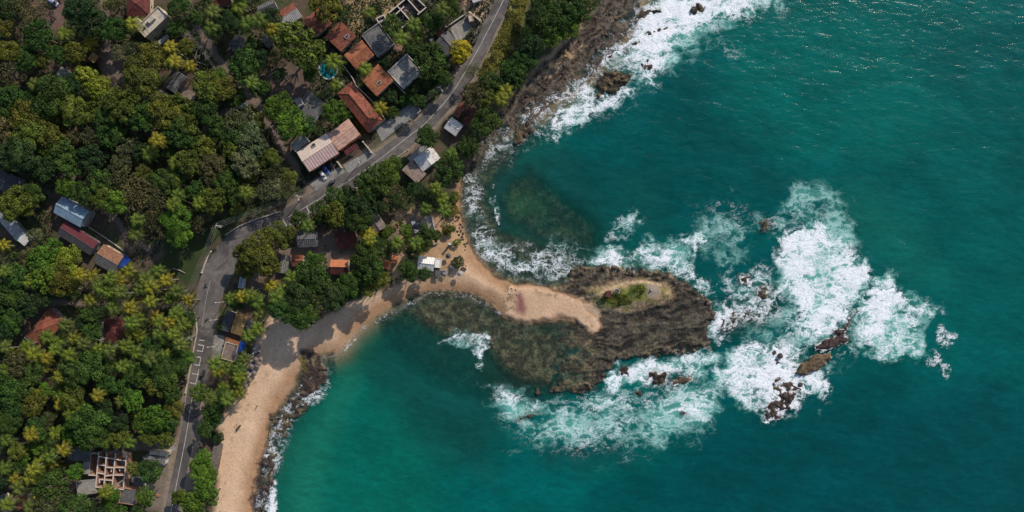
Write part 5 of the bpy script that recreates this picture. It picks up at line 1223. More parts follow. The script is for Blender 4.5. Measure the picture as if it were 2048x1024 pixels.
def blocked(u, v, r):
    for P in KEEP:
        if poly_sd(np.array([float(u)]), np.array([float(v)]), P)[0] > -r * .55: return True
    for P, w in LANES:
        d = min(float(seg_dist(np.array(float(u)), np.array(float(v)), P[i][0], P[i][1], P[i + 1][0], P[i + 1][1])) for i in range(len(P) - 1))
        if d < w + r * .6: return True
    for p in ROADS:
        if math.hypot((p[0] + p[2]) / 2 - u, (p[1] + p[3]) / 2 - v) < 20 + r * .9: return True
    return False
placed = [(t[0], t[1], t[2]) for t in TREES] + [(p[0], p[1], 13) for p in PALMS]
WOOD = [(-45,-35),(520,-35),(620,380),(480,440),(400,560),(385,680),(352,860),(325,1060),(-45,1060)]
STRIP_ = [(470,560),(545,475),(625,420),(700,390),(800,330),(870,360),(900,440),(860,500),(800,560),(700,600),(640,640),(560,620),(470,610)]
random.seed(21); nb = 0
for _ in range(9000):
    if nb >= 60 or NT[0] >= 292 + 60: break
    inw = True
    u, v = (random.uniform(-40, 600), random.uniform(-30, 1055)) if inw else (random.uniform(470, 900), random.uniform(330, 640))
    r = random.choice([12, 14, 16, 19, 22])
    if poly_sd(np.array([u]), np.array([v]), WOOD if inw else STRIP_)[0] < 2: continue
    if any((u - a) ** 2 + (v - b_) ** 2 < (.80 * (r + c)) ** 2 for a, b_, c in placed): continue
    if blocked(u, v, r): continue
    placed.append((u, v, r)); nb += 1
    palmy = 540 < v < 760 and u < 400
    if palmy and random.random() < .5: palm(u, v)
    else: broadleaf(u, v, r, random.choice('gggdyyol' if v < 500 else 'gggdly'))
name_by_place(pend)
print('TREES', NT[0], 'PALMS', PN[0])
# bare grey tree over the lane, and dead wood
def bare_tree(u, v, r, hgt, label):
    x, y, z = at(u, v, hgt * .7); root = empty('bare_tree', (x, y, z)); tag(root, label, 'tree')
    MB().tube([(0, 0, -.3), (.1, .1, hgt * .25), (.3, .1, hgt * .45)], [.35, .26, .2], 8).build('trunk', M['dead_wood'], root, True)
    mb = MB(); r_ = random.Random(5)
    def br(p, d, l, rad, dep):
        e = p + d * l; m_ = p + d * l * .5 + Vector((r_.uniform(-1, 1), r_.uniform(-1, 1), r_.uniform(-.4, .6))) * l * .10
        mb.tube([p, m_, e], [rad, rad * .8, rad * .6], 5, False)
        if dep == 0: return
        for k in range(3 if dep > 1 else 4):
            nd = (d + Vector((r_.uniform(-1, 1), r_.uniform(-1, 1), r_.uniform(-.3, .5))) * .8).normalized(); br(e, nd, l * r_.uniform(.6, .8), rad * .55, dep - 1)
    for k in range(12):
        a = k * 2 * math.pi / 12; br(Vector((.3, .1, hgt * .43)), Vector((math.cos(a), math.sin(a), .45)).normalized(), r * .40, .085, 3)
    mb.build('crown', M['dead_wood'], root)
bare_tree(397, 88, 7.5, 8, 'bare grey leafless tree spreading over the dirt lane')
bare_tree(239, 833, 2.8, 6, 'small bare grey tree in the lower left wood')
bare_tree(283, 60, .1, 1, 'x') if False else None
for i, (a, b_, lb_) in enumerate([((348,102),(378,120),'pale fallen trunk left of the bare grey tree'), ((375,122),(422,133),'pale fallen trunk below the bare grey tree'), ((346,537),(372,547),'pale fallen log on the dark slope left of the road bend'), ((192,611),(206,610),'short white log by the lane among the palms')]):
    p, q_ = at(*a), at(*b_); mb = MB(); L2 = Vector((q_[0] - p[0], q_[1] - p[1], q_[2] - p[2]))
    mb.tube([(0, 0, .2), tuple(L2 * .5 + Vector((.2, .3, .35))), tuple(L2 + Vector((0, 0, .2)))], [.28, .22, .12], 8)
    mb.tube([tuple(L2 * .6 + Vector((0, 0, .3))), tuple(L2 * .8 + Vector((-.6, .8, .6)))], [.1, .04], 5)
    o = mb.build('fallen_trunk', M['dead_wood'], None, True, loc=p); tag(o, lb_, 'log')
# undergrowth and field grass: nobody could count it
def cover(name, label, P, n, size, hmax, colr, thresh=None, avoid=True):
    us = rng.uniform(min(p[0] for p in P), max(p[0] for p in P), n); vs = rng.uniform(min(p[1] for p in P), max(p[1] for p in P), n)
    k = poly_sd(us, vs, P) > 0
    if thresh is not None: k &= fbm(us, vs, 16, 3, 201) > thresh
    if avoid:
        for Q in KEEP[:]: k &= ~(poly_sd(us, vs, Q) > 0)
        for Q, w in LANES: k &= lmask(us, vs, Q, w, 1) < .5
        k &= lmask(us, vs, [((p[0] + p[2]) / 2, (p[1] + p[3]) / 2) for p in ROADS], 24, 1) < .5
    for Q in PLATES: k &= ~(poly_sd(us, vs, Q) > -2)
    us, vs = us[k], vs[k]; kk = 1 - 2.4 / H
    x, y = (us - 1024) * PX * kk, (512 - vs) * PX * kk; z = hgrid(x, y)
    top = hmax * fbm(us, vs, 9, 3, 203) ** 1.5 * 1.6
    p = np.stack([x, y, z + top * rng.uniform(.3, 1, len(x))], 1); nn = rng.normal(size=(len(x), 3)) * .6 + np.array([0, 0, 1.]); nn /= np.linalg.norm(nn, axis=1)[:, None]
    v_, f_ = leaf_quads(p, nn, rng.uniform(.6, 1.4, len(x)) * size)
    t = np.clip(fbm(us, vs, 12, 3, 205) * 1.6 - .3 + rng.normal(size=len(x)) * .15, 0, 1)
    me = np_mesh(name, v_, f_, {'tint': np.repeat(t, 4)}); o = obj(name, me, M['leaf']); o.color = colr + (1,)
    tag(o, label, 'undergrowth' if 'grass' not in name else 'grass', kind='stuff'); return o
cover('undergrowth', 'low dark green undergrowth covering the floor of the wood', WOOD, 120000, .26, 1.6, (.040, .062, .016), .40)
cover('undergrowth', 'dark green scrub on the slope between road and village huts', STRIP_, 26000, .24, 1.5, (.042, .068, .015), .42)
cover('undergrowth', 'green scrub coloured dark for shade on the bank left of the road bend', KEEP[22], 26000, .26, 1.8, (.018, .034, .012), .30, avoid=False)  # leaf green darkened to stand in for shade on the bank
cover('field_grass', 'rough yellow-green grass in the field beside the upper road', GRASSF, 26000, .17, .9, (.14, .135, .028), .33, avoid=False)
cover('garden_grass', 'green lawn and weeds between the slab house and the road', [(835,130),(885,145),(870,185),(842,212),(800,180),(815,165)], 9000, .16, .6, (.055, .08, .02), .3, avoid=False)
cover('garden_grass', 'green planting strip between the orange houses and the driveway', [(765,200),(815,180),(835,205),(815,205),(770,240),(755,215)], 6000, .17, .9, (.06, .09, .02), .3, avoid=False)
cover('hill_grass', 'green and yellow grass on the hump of the rocky point', [(1212,592),(1245,572),(1290,567),(1293,590),(1270,602),(1245,610),(1222,616),(1190,612),(1195,602)], 6000, .16, .7, (.10, .112, .018), .50, avoid=False)

# ------------------------------------------------------------------ boulders
def rock_mesh(seed, m):
    bm = bmesh.new(); bmesh.ops.create_icosphere(bm, subdivisions=3, radius=1.0)
    r_ = np.random.default_rng(seed); o = r_.uniform(0, 50, 3)
    ax = r_.normal(size=(7, 3)); ax /= np.linalg.norm(ax, axis=1)[:, None]; dd = r_.uniform(.62, .95, 7)
    for v in bm.verts:
        c = np.array(v.co)
        for a, d in zip(ax, dd):
            k = c @ a
            if k > d: c = c - a * (k - d) * .85
        n = float(fbm(np.array([c[0] * 2 + o[0]]), np.array([c[1] * 2 + c[2] * 1.5 + o[1]]), 1.0, 3, seed)[0])
        c = c * (1 + .35 * (n - .5)); v.co = c
    me = D.meshes.new('boulder'); bm.to_mesh(me); bm.free(); me.materials.append(m); return me
RKD = [rock_mesh(s, M['rock']) for s in (1, 2, 3, 4)]; RKT = [rock_mesh(s, M['rock_tan']) for s in (5, 6, 7, 8)]
def boulders(pts, meshes, label, group, flat=.6):
    for u, v, r in pts:
        x, y, z = at(u, v); z = hs(x, y)
        o = D.objects.new('boulder', random.choice(meshes)); COL.objects.link(o)
        s_ = r * PX; o.location = (x, y, z + s_ * .12); o.scale = (s_, s_ * random.uniform(.6, .95), s_ * random.uniform(.45, .75))
        o.rotation_euler = (random.uniform(-.3, .3), random.uniform(-.3, .3), random.uniform(0, 6.28)); tag(o, label, 'boulder', group)
random.seed(5)
def scat(P, n, r0, r1, vert=False):
    out = []
    us = [p[0] for p in P]; vs = [p[1] for p in P]
    while len(out) < n:
        u, v = random.uniform(min(us), max(us)), random.uniform(min(vs), max(vs))
        if poly_sd(np.array([u]), np.array([v]), P)[0] > 0: out.append((u, v, random.uniform(r0, r1) ** 1.0))
    return out
boulders([(902,412,4),(908,410,4.5),(904,420,3.5),(912,415,3),(899,418,3),(917,424,3),(921,427,2.5),(930,425,2.5),(913,433,3.2),(918,435,3),(924,431,2),(915,440,3),(910,443,2.5),(921,449,3),(925,454,2.6),(919,456,2.5),(915,463,3),(922,462,3.4),(926,467,3),(918,470,2.8),(924,474,3.4),(921,480,3),(926,479,2.5),(929,488,3),(934,487,2.6),(931,493,2),(930,500,1.8),(936,484,1.6),(906,447,2),(925,441,2)],
         RKD, 'dark boulder in the scatter along the sand beside the small cove', 'dark cove boulders')
boulders(scat([(1150,532),(1260,532),(1335,545),(1385,572),(1425,606),(1432,635),(1415,640),(1400,612),(1360,580),(1320,560),(1250,548),(1160,552)], 34, 1.2, 5.5), RKT[:2] + RKD[:2], 'boulder heaped on the far rim of the rocky point', 'rim boulders')
boulders(scat([(1100,765),(1165,775),(1205,742),(1240,708),(1330,698),(1420,684),(1424,700),(1350,712),(1240,722),(1200,775),(1150,795),(1095,787)], 34, 1.2, 5), RKT[:2] + RKD[:2], 'boulder along the near rim of the rocky point above the surf', 'rim boulders')
boulders(scat([(1080,150),(1150,85),(1200,20),(1250,20),(1220,90),(1150,160),(1060,210),(1020,250),(980,290),(950,300),(1000,240)], 70, 1.5, 4), RKD + RKT[:2], 'boulder on the wide rock shelf below the clifftop trees', 'shelf boulders')
boulders([(1245,155,5),(1258,150,4.5),(1232,160,4),(1220,168,5),(1210,178,6),(1198,192,6),(1250,162,5),(1265,158,5),(1228,148,5)], RKT, 'large tan boulder in the cluster jutting into the upper surf', 'surf boulders')
boulders([(1398,12,8),(1385,20,6),(1410,28,5),(1432,3,5),(1300,68,5),(1335,50,6),(1318,60,5),(1285,130,5),(1300,135,6),(1295,122,4)], RKD, 'dark rock breaking through the white surf at the top', 'surf boulders')
boulders([(1062,262,5),(1050,270,4),(1056,247,6),(1030,285,4),(1045,285,4)], RKD, 'dark rock in the wash below the upper shelf', 'surf boulders')
boulders(scat([(1008,565),(1035,575),(1030,612),(1018,625),(1005,600)], 16, .8, 1.8), RKD, 'small dark stone on the sand where the neck meets the cove', 'neck stones')
boulders([(850,586,2),(856,583,1.6),(843,590,2),(905,580,1.4),(925,584,2),(937,588,2.4),(945,592,2.6),(951,595,2),(958,598,2.4),(965,600,1.8),(930,592,1.8)], RKD, 'small dark stone at the curved waterline below the white beach hut', 'waterline stones')
boulders([(1078,785,6),(1245,745,5),(1310,752,6),(1322,760,5),(1355,772,4),(1280,788,4),(1190,818,5),(1368,826,4),(1155,903,3.5),(1045,842,5),(1058,832,4)], RKD, 'dark rock standing in the foam below the rocky point', 'surf boulders')
boulders([(1548,705,5),(1560,712,6),(1552,720,4),(1600,770,6),(1570,790,7),(1555,810,6),(1580,800,5),(1545,830,5),(1690,655,5),(1680,664,5),(1665,672,4),(1740,575,4),(1725,598,4)], RKD, 'dark rock along the outer ridge among the breakers', 'surf boulders')
boulders([(545,838,4),(552,846,5),(560,836,4),(590,790,5),(600,796,6),(580,800,4),(535,922,4),(528,945,5),(510,1000,3)], RKD, 'dark rock in the wash along the lower beach', 'beach boulders')

# ------------------------------------------------------------------ poles and cables
random.seed(9)
PPOS = [(604,395,7.5),(449,453,8.2),(389,600,9.0),(393,672,8),(380,727,8.2),(349,883,8.2),(316,1030,8),(722,322,7.5),(884,183,8)]
PLAB = ['utility pole at the upper bend of the road before the wide pink villa', 'utility pole on the outside of the road bend', 'utility pole at the lane mouth left of the descending road', 'utility pole left of the ladder road markings, upper of two', 'utility pole left of the ladder road markings, lower of two', 'utility pole beside the driveway at lower left', 'utility pole at the bottom edge left of the road', 'utility pole beside the gate wall of the salmon-roofed villa', 'utility pole beside the upper road near the lawn']
TOPS = []
def utility_pole(u, v, hh, label, face):
    x, y, z = at(u, v); z = hs(x, y)
    root = empty('utility_pole', (x, y, z), face); tag(root, label, 'utility pole', 'utility poles along the road')
    MB().tube([(0, 0, -.5), (0, 0, hh)], [.19, .12], 10).build('pole', M['pole'], root, True)
    MB().box(0, 0, hh - .5, .12, 2.0, .12).build('crossarm', M['pole'], root)
    for k in (-.9, -.3, .3, .9): MB().lathe([(.01, .28), (.06, .22), (.04, .14), (.07, .08), (.04, 0)], 8, (0, k, hh - .44)).build('insulator', M['concrete_pale'], root)
    MB().tube([(.05, 0, hh - 1.2), (1.6, 0, hh - .7)], .05, 6).build('bracket', M['pole'], root)
    MB().box(1.75, 0, hh - .68, .6, .25, .1).build('lamp', M['lamp'], root)
    TOPS.append((x, y, z + hh - .2)); return root
for (u, v, hh), lb in zip(PPOS, PLAB): utility_pole(u, v, hh, lb, math.radians(-20) if u < 500 else math.radians(-60))
for u, v, hh, lb in ((443,637,6.5,'street lamp beside the dark slate roof right of the road'), (452,603,6,'street lamp above the dark slate roof right of the road'), (437,690,6,'street lamp beside the pale courtyard of the beach bar')):
    x, y, z = at(u, v); root = empty('street_lamp', (x, y, z), math.pi); tag(root, lb, 'street lamp', 'street lamps by the beach bar')
    MB().tube([(0, 0, -.4), (0, 0, hh - .4), (.5, 0, hh), (1.3, 0, hh + .1)], [.10, .08, .06, .05], 8).build('pole', M['pole'], root, True)
    MB().box(1.5, 0, hh + .08, .7, .25, .12).build('lamp', M['lamp'], root)
def cable(a, b_, label, n=4, sag=.9):
    dx, dy = b_[0] - a[0], b_[1] - a[1]; l = math.hypot(dx, dy); nx_, ny_ = -dy / l, dx / l
    root = empty('power_cable', a); tag(root, label, 'cable', 'power cables strung between the poles')
    for k in range(n):
        o_ = (k - (n - 1) / 2) * .6; pts = []
        for i in range(13):
            t = i / 12; pts.append((dx * t + nx_ * o_, dy * t + ny_ * o_, (b_[2] - a[2]) * t - sag * 4 * t * (1 - t)))
        MB().tube(pts, .028, 4, False).build('wire', M['dark_metal'] if False else M['wall_grey'], root)
T = TOPS
cable(T[7], T[8], 'cable span from the villa gate pole up along the road'); cable(T[0], T[7], 'cable span between the upper bend pole and the villa gate pole')
cable(T[0], T[1], 'cable span across the dark slope above the road bend'); cable(T[1], T[2], 'cable span down the left of the road bend')
cable(T[2], T[3], 'short cable span beside the lane mouth'); cable(T[3], T[4], 'cable span beside the ladder road markings'); cable(T[4], T[5], 'long cable span over the lower left wood'); cable(T[5], T[6], 'cable span beside the roofless building')
IN = []
for (u, v, hh), lb in zip([(368,40,7),(470,182,7),(528,262,7)], ['utility pole beside the dirt lane near the bare grey tree', 'utility pole at the fork of the dirt lanes', 'utility pole on the dirt lane right of the silvery trees']):
    utility_pole(u, v, hh, lb, math.radians(40)); IN.append(TOPS[-1])
cable(IN[0], IN[1], 'thin cable pair along the upper dirt lane', 2); cable(IN[1], IN[2], 'thin cable pair past the lane fork', 2); cable(IN[2], T[0], 'thin cable pair down to the upper road bend', 2)

# ------------------------------------------------------------------ vehicles
def wheel(parent, x, y, r, w):
    ty = MB(); ty.lathe([(r * .62, -w / 2), (r * .93, -w / 2), (r, -w * .3), (r, w * .3), (r * .93, w / 2), (r * .62, w / 2)], 18)
    o = D.objects.new('wheel', None); COL.objects.link(o); o.parent = parent; o.location = (x, y, r); o.rotation_euler = (math.pi / 2, 0, 0); o.empty_display_size = .2
    ty.build('tyre', M['rubber'], o, True); MB().lathe([(.01, w * .32), (r * .3, w * .36), (r * .62, w * .25), (r * .62, -w * .25), (r * .3, -w * .36), (.01, -w * .32)], 18).build('rim', M['frame'], o)
def car(u, v, ang, label, colr, kind='hatch'):
    x, y, z = at(u, v); z = hs(x, y) + .06
    root = empty('parked_car' if kind != 'van' else 'parked_van', (x, y, z), ang); tag(root, label, 'van' if kind == 'van' else 'car', 'vehicles parked in the village')
    L_, W_ = (4.1, 1.7) if kind == 'hatch' else (4.7, 1.85)
    hb = .85 if kind == 'hatch' else 1.0; ht = 1.48 if kind == 'hatch' else 2.0
    # body: lofted cross-sections along x
    st = [(-.50, .80, .35, hb * .85), (-.47, .93, .26, hb * .97), (-.30, 1, .22, hb), (.12, 1, .22, hb), (.30, .99, .22, hb * .95), (.44, .93, .24, hb * .82), (.50, .78, .34, hb * .66)]
    def loft(sts, mb):
        rings = []
        for fx, fw, z0, z1 in sts:
            w = W_ / 2 * fw; zm = z0 + (z1 - z0) * .6
            rings.append([(fx * L_, -w * .9, z0), (fx * L_, -w, zm), (fx * L_, -w * .88, z1), (fx * L_, w * .88, z1), (fx * L_, w, zm), (fx * L_, w * .9, z0)])
        b0 = len(mb.v)
        for r in rings: mb.v += r
        for i in range(len(rings) - 1):
            for k in range(6): mb.f.append((b0 + i * 6 + k, b0 + i * 6 + (k + 1) % 6, b0 + (i + 1) * 6 + (k + 1) % 6, b0 + (i + 1) * 6 + k))
        mb.f.append(tuple(b0 + k for k in range(6))); mb.f.append(tuple(b0 + (len(rings) - 1) * 6 + k for k in range(5, -1, -1)))
    mb = MB(); loft(st, mb)
    cabf = [(-.46, .20), (-.38, .10), (.06, .10), (.26, .20)] if kind == 'hatch' else [(-.48, .2), (-.46, .05), (.20, .05), (.40, .2)]
    xb0, xt0, xt1, xb1 = [q[0] * L_ for q in cabf]; wb, wt = W_ * .44, W_ * .37
    mb.quadbox([(xt0, -wt, ht), (xt1, -wt, ht), (xt1, wt, ht), (xt0, wt, ht)], [(xb0, -wb, hb - .06), (xb1, -wb, hb * .9), (xb1, wb, hb * .9), (xb0, wb, hb - .06)])
    bo = mb.build('body', M['car'], root, True); bo.color = colr + (1,)
    def pane(name, q):
        n_ = (Vector(q[1]) - Vector(q[0])).cross(Vector(q[3]) - Vector(q[0])).normalized(); c = sum((Vector(p) for p in q), Vector()) / 4
        if n_.dot(c - Vector((0, 0, hb))) < 0: n_ = -n_
        qq = [c + (Vector(p) - c) * .84 for p in q]
        m_ = MB(); m_.quadbox([tuple(p + n_ * .012) for p in qq], [tuple(p - n_ * .02) for p in qq]); return m_.build(name, M['glass'], root)
    pane('windscreen', [(xt1, -wt, ht), (xt1, wt, ht), (xb1, wb, hb), (xb1, -wb, hb)])
    pane('rear_window', [(xt0, -wt, ht), (xt0, wt, ht), (xb0, wb, hb), (xb0, -wb, hb)])
    for s_ in (-1, 1): pane('side_window', [(xt0, s_ * wt, ht), (xt1, s_ * wt, ht), (xb1, s_ * wb, hb), (xb0, s_ * wb, hb)])
    for s_ in (-1, 1):
        MB().box(L_ * .485, s_ * W_ * .32, hb * .68, .10, .32, .16).build('headlight', M['lamp'], root)
        MB().box(-L_ * .492, s_ * W_ * .33, hb * .75, .06, .25, .14).build('tail_light', M['tile_bright'], root)
        MB().box(L_ * .17, s_ * W_ * .54, hb + .06, .12, .2, .13).build('mirror', M['dark_metal'], root)
        for xx in (-.31, .31): wheel(root, xx * L_, s_ * (W_ / 2 - .10), .31, .2)
    return root
car(647, 351, R(-62), 'white hatchback parked in front of the wide pink villa', (.62, .64, .66))
car(653, 340, R(-62), 'bright blue hatchback parked between the white and black cars', (.02, .10, .38))
car(663, 331, R(-62), 'black hatchback parked nearest the cream gate wall', (.02, .02, .025))
car(486, 213, R(20), 'pale blue hatchback parked at the fork of the dirt lanes', (.42, .52, .62))
car(471, 197, R(15), 'white hatchback parked at the dirt lane fork under the olive trees', (.6, .6, .6))
car(108, 5, R(-35), 'lilac white van on the lane at the top left', (.42, .42, .62), 'van')
car(395, 209, R(55), 'dark green van under the trees beside the ribbed brown roof', (.03, .09, .05), 'van')
car(383, 881, R(95), 'dark grey hatchback on the right shoulder opposite the lower left driveway', (.05, .05, .055)) if False else None
def three_wheeler(u, v, ang, label, colr):
    x, y, z = at(u, v); z = hs(x, y) + .06; root = empty('three_wheeler', (x, y, z), ang); tag(root, label, 'three-wheeler')
    b_ = MB(); b_.quadbox([(-1.2, -.62, .75), (.5, -.62, .75), (1.15, -.25, .75), (1.15, .25, .75), (.5, .62, .75), (-1.2, .62, .75)], [(-1.15, -.6, .25), (.5, -.6, .25), (1.25, -.2, .3), (1.25, .2, .3), (.5, .6, .25), (-1.15, .6, .25)])
    o = b_.build('body', M['car'], root); o.color = colr + (1,)
    c = MB(); c.quadbox([(-1.05, -.5, 1.7), (.55, -.5, 1.68), (.55, .5, 1.68), (-1.05, .5, 1.7)], [(-1.25, -.62, 1.45), (.8, -.6, 1.42), (.8, .6, 1.42), (-1.25, .62, 1.45)])
    c.box(-1.18, 0, 1.1, .06, 1.2, .7); c.build('canopy', M['dark_metal'], root)
    for s_ in (-1, 1): MB().tube([(.78, s_ * .5, .7), (.75, s_ * .55, 1.45)], .03, 6).build('post', M['dark_metal'], root)
    MB().slab([(.82, -.5, .8), (.82, .5, .8), (.74, .5, 1.42), (.74, -.5, 1.42)], .02).build('windscreen', M['glass'], root)
    MB().box(-.5, 0, .9, .5, 1.0, .25).build('seat', M['rubber'], root)
    wheel(root, -.75, -.55, .24, .12); wheel(root, -.75, .55, .24, .12); wheel(root, 1.0, 0, .24, .12)
three_wheeler(666, 364, R(34), 'dark three-wheeler taxi on the road beside the cream gate wall', (.03, .03, .035))
three_wheeler(408, 745, R(70), 'dark three-wheeler parked beside the golden palms and the road markings', (.03, .035, .05))

# people: one continuous skinned body each
def person(name_label, loc, rz, pose, shirt, legs, hold=None):
    root = empty('person', loc, rz); tag(root, name_label, 'person')
    if pose == 'stand': J = dict(pel=(0, 0, .95), hip=(.0, .10, .92), kn=(.03, .11, .50), an=(0, .12, .08), toe=(.16, .13, .03), ch=(0, 0, 1.25), nk=(0, 0, 1.47), hd=(.01, 0, 1.58), tp=(.0, 0, 1.72), sh=(0, .19, 1.41), el=(.02, .25, 1.13), wr=(.10, .25, .88))
    else: J = dict(pel=(-.1, 0, .84), hip=(-.08, .10, .82), kn=(.34, .16, .74), an=(.22, .18, .34), toe=(.38, .18, .28), ch=(-.02, 0, 1.12), nk=(.05, 0, 1.33), hd=(.08, 0, 1.44), tp=(.08, 0, 1.58), sh=(.02, .19, 1.27), el=(.22, .27, 1.08), wr=(.46, .28, 1.05))
    Vs, Es, Rd = [], [], []
    def add(p, r, par):
        Vs.append(p); Rd.append(r)
        if par is not None: Es.append((par, len(Vs) - 1))
        return len(Vs) - 1
    a = add(J['pel'], .14, None); c = add(J['ch'], .15, a); n = add(J['nk'], .06, c); hd = add(J['hd'], .095, n); add(J['tp'], .07, hd)
    add((J['hd'][0] + .11, 0, J['hd'][2] + .01), .018, hd)
    for s_ in (-1, 1):
        m = lambda q: (q[0], q[1] * s_, q[2])
        hp = add(m(J['hip']), .095, a); k = add(m(J['kn']), .065, hp); an = add(m(J['an']), .042, k); add(m(J['toe']), .035, an)
        sh = add(m(J['sh']), .065, c); el = add(m(J['el']), .045, sh); wr = add(m(J['wr']), .030, el)
        w = J['wr']; fd = (.02, 0, -1) if pose == 'stand' else (1, 0, -.2)
        pl = add((w[0] + fd[0] * .07, w[1] * s_, w[2] + fd[2] * .07), .032, wr)
        for q_ in range(4):
            o_ = (q_ - 1.5) * .022; l = (.075, .085, .08, .06)[q_]
            f1_ = add((w[0] + fd[0] * .11 + (o_ if pose == 'stand' else 0), (w[1] + (0 if pose == 'stand' else o_)) * s_, w[2] + fd[2] * .11), .009, pl)
            add((w[0] + fd[0] * (.11 + l * .8) + (o_ if pose == 'stand' else 0), (w[1] + (-.02 if pose == 'stand' else o_)) * s_, w[2] + fd[2] * (.11 + l * .8) - (.0 if pose == 'stand' else .04)), .008, f1_)
        add((w[0] + fd[0] * .08 + .04, (w[1] - .04) * s_, w[2] + fd[2] * .08), .010, pl)
    me = D.meshes.new('body'); me.from_pydata([tuple(p) for p in Vs], Es, []); 
    bm = bmesh.new(); bm.from_mesh(me); ly = bm.verts.layers.skin.verify(); bm.verts.ensure_lookup_table()
    for i, r in enumerate(Rd): bm.verts[i][ly].radius = (r, r); bm.verts[i][ly].use_root = (i == 0)
    bm.to_mesh(me); bm.free()
    o = obj('body', me, M['skin'], root); sk = o.modifiers.new('skin', 'SKIN'); ss = o.modifiers.new('sub', 'SUBSURF'); ss.levels = 1; ss.render_levels = 1
    p_, c_ = J['pel'], J['ch']
    sm = MB(); sm.tube([p_, c_, (J['nk'][0], 0, J['nk'][2] - .06)], [.175, .195, .12], 12)
    for s_ in (-1, 1): sm.tube([(J['sh'][0], J['sh'][1] * s_ * .7, J['sh'][2]), (J['el'][0], J['el'][1] * s_, J['el'][2] + .06)], [.095, .07], 10)
    so = sm.build('shirt', M['cloth'], root, True); so.color = shirt + (1,)
    tm = MB()
    for s_ in (-1, 1): tm.tube([(p_[0], .06 * s_, p_[2] + .05), (J['hip'][0], J['hip'][1] * s_, J['hip'][2]), (J['kn'][0], J['kn'][1] * s_, J['kn'][2])], [.12, .12, .09], 10)
    to = tm.build('shorts', M['cloth'], root, True); to.color = legs + (1,)
    h_ = MB(); h_.lathe([(.118, -.03), (.122, .02), (.10, .09), (.05, .125), (.001, .13)], 14, (J['hd'][0] - .02, 0, J['hd'][2] + .03)); ho = h_.build('hair', M['hair'], root, True)
    for s_ in (-1, 1): MB().lathe([(.001, -.012), (.012, 0), (.001, .012)], 6, (J['hd'][0] + .095, .035 * s_, J['hd'][2] + .02)).build('eye', M['hair'], root)
    return root
def motorbike(u, v, ang, label, plabel, colr, shirt):
    x, y, z = at(u, v); z = hs(x, y) + .07; root = empty('motorbike', (x, y, z), ang); tag(root, label, 'motorbike', 'motorbikes on the road')
    b_ = MB(); b_.tube([(-.75, 0, .72), (-.3, 0, .75), (.1, 0, .62), (.45, 0, .85), (.52, 0, 1.0)], [.10, .15, .12, .10, .05], 8); b_.box(0, 0, .42, .5, .22, .3); o = b_.build('body', M['car'], root, True); o.color = colr + (1,)
    MB().box(-.32, 0, .86, .75, .26, .10).build('seat', M['rubber'], root)
    MB().tube([(.40, -.33, 1.05), (.50, -.1, 1.03), (.50, .1, 1.03), (.40, .33, 1.05)], .02, 6).build('handlebar', M['dark_metal'], root)
    MB().tube([(.50, 0, .95), (.68, 0, .3)], .035, 6).build('fork', M['frame'], root); MB().box(.60, 0, .86, .1, .16, .14).build('headlight', M['lamp'], root)
    wheel(root, .68, 0, .30, .10); wheel(root, -.62, 0, .30, .12)
    c, s_ = math.cos(ang), math.sin(ang); person(plabel, (x - .12 * c, y - .12 * s_, z), ang, 'ride', shirt, (.05, .05, .08))
motorbike(414, 569, R(-68), 'dark motorbike riding through the wide road bend', 'rider in a dark shirt on the motorbike in the wide road bend', (.03, .03, .03), (.04, .04, .05))
motorbike(945, 104, R(52), 'dark motorbike on the upper road beside the yellow flowering tree', 'rider in grey on the motorbike beside the yellow flowering tree', (.05, .05, .05), (.12, .12, .13))
motorbike(416, 636, R(80), 'small motorbike on the shaded side of the road above the ladder markings', 'rider in pale blue on the motorbike above the ladder markings', (.1, .1, .1), (.3, .4, .5))
for u, v, lb, sh_c in ((516, 811, 'person in dark clothes walking alone on the open lower beach', (.05, .05, .07)), (943, 578, 'person in a red top near the waterline below the hexagonal parasol', (.4, .08, .06)), (1223, 586, 'person in a white shirt beside the rust-red hut on the point', (.7, .7, .7)), (1226, 589, 'person in dark clothes beside the stone ring on the point', (.06, .06, .1)),
                       (522, 694, 'person in an orange top at the edge of the shaded sand below the palms', (.5, .2, .08)), (519, 690, 'person in a white top at the edge of the shaded sand below the palms', (.6, .6, .58)), (513, 692, 'person in white beside the sun loungers', (.7, .7, .68)), (563, 643, 'person in tan standing on the shaded sand under the beach trees', (.45, .3, .2)), (885, 578, 'person in pale clothes at the curved waterline under the neck', (.5, .45, .4))):
    x, y, z = at(u, v); z = hs(x, y); person(lb, (x, y, z), random.uniform(0, 6.28), 'stand', sh_c, (.08, .09, .14))

# ------------------------------------------------------------------ beach furniture
def parasol(u, v, r, label, m, group, n=10, hh=2.3):
    x, y, z = at(u, v, hh); z = hs(x, y); root = empty('beach_umbrella', (x, y, z), random.uniform(0, 1)); tag(root, label, 'umbrella', group)
    MB().tube([(0, 0, -.4), (0, 0, hh)], .05, 8).build('pole', M['wood'], root)
    c = MB(); c.lathe([(.001, hh + .12), (.18, hh + .05), (r * .55, hh - .28), (r, hh - .55), (r * .97, hh - .62), (r * .5, hh - .34), (.001, hh)], n); c.build('canopy', m, root)
    f_ = MB()
    for k in range(n):
        a = 2 * math.pi * k / n; f_.tube([(0, 0, hh - .1), (r * .96 * math.cos(a), r * .96 * math.sin(a), hh - .60)], .018, 4)
    f_.build('ribs', M['wood'], root)
    MB().lathe([(.001, .18), (.07, .1), (.05, 0)], 8, (0, 0, hh + .06)).build('finial', M['wood'], root)
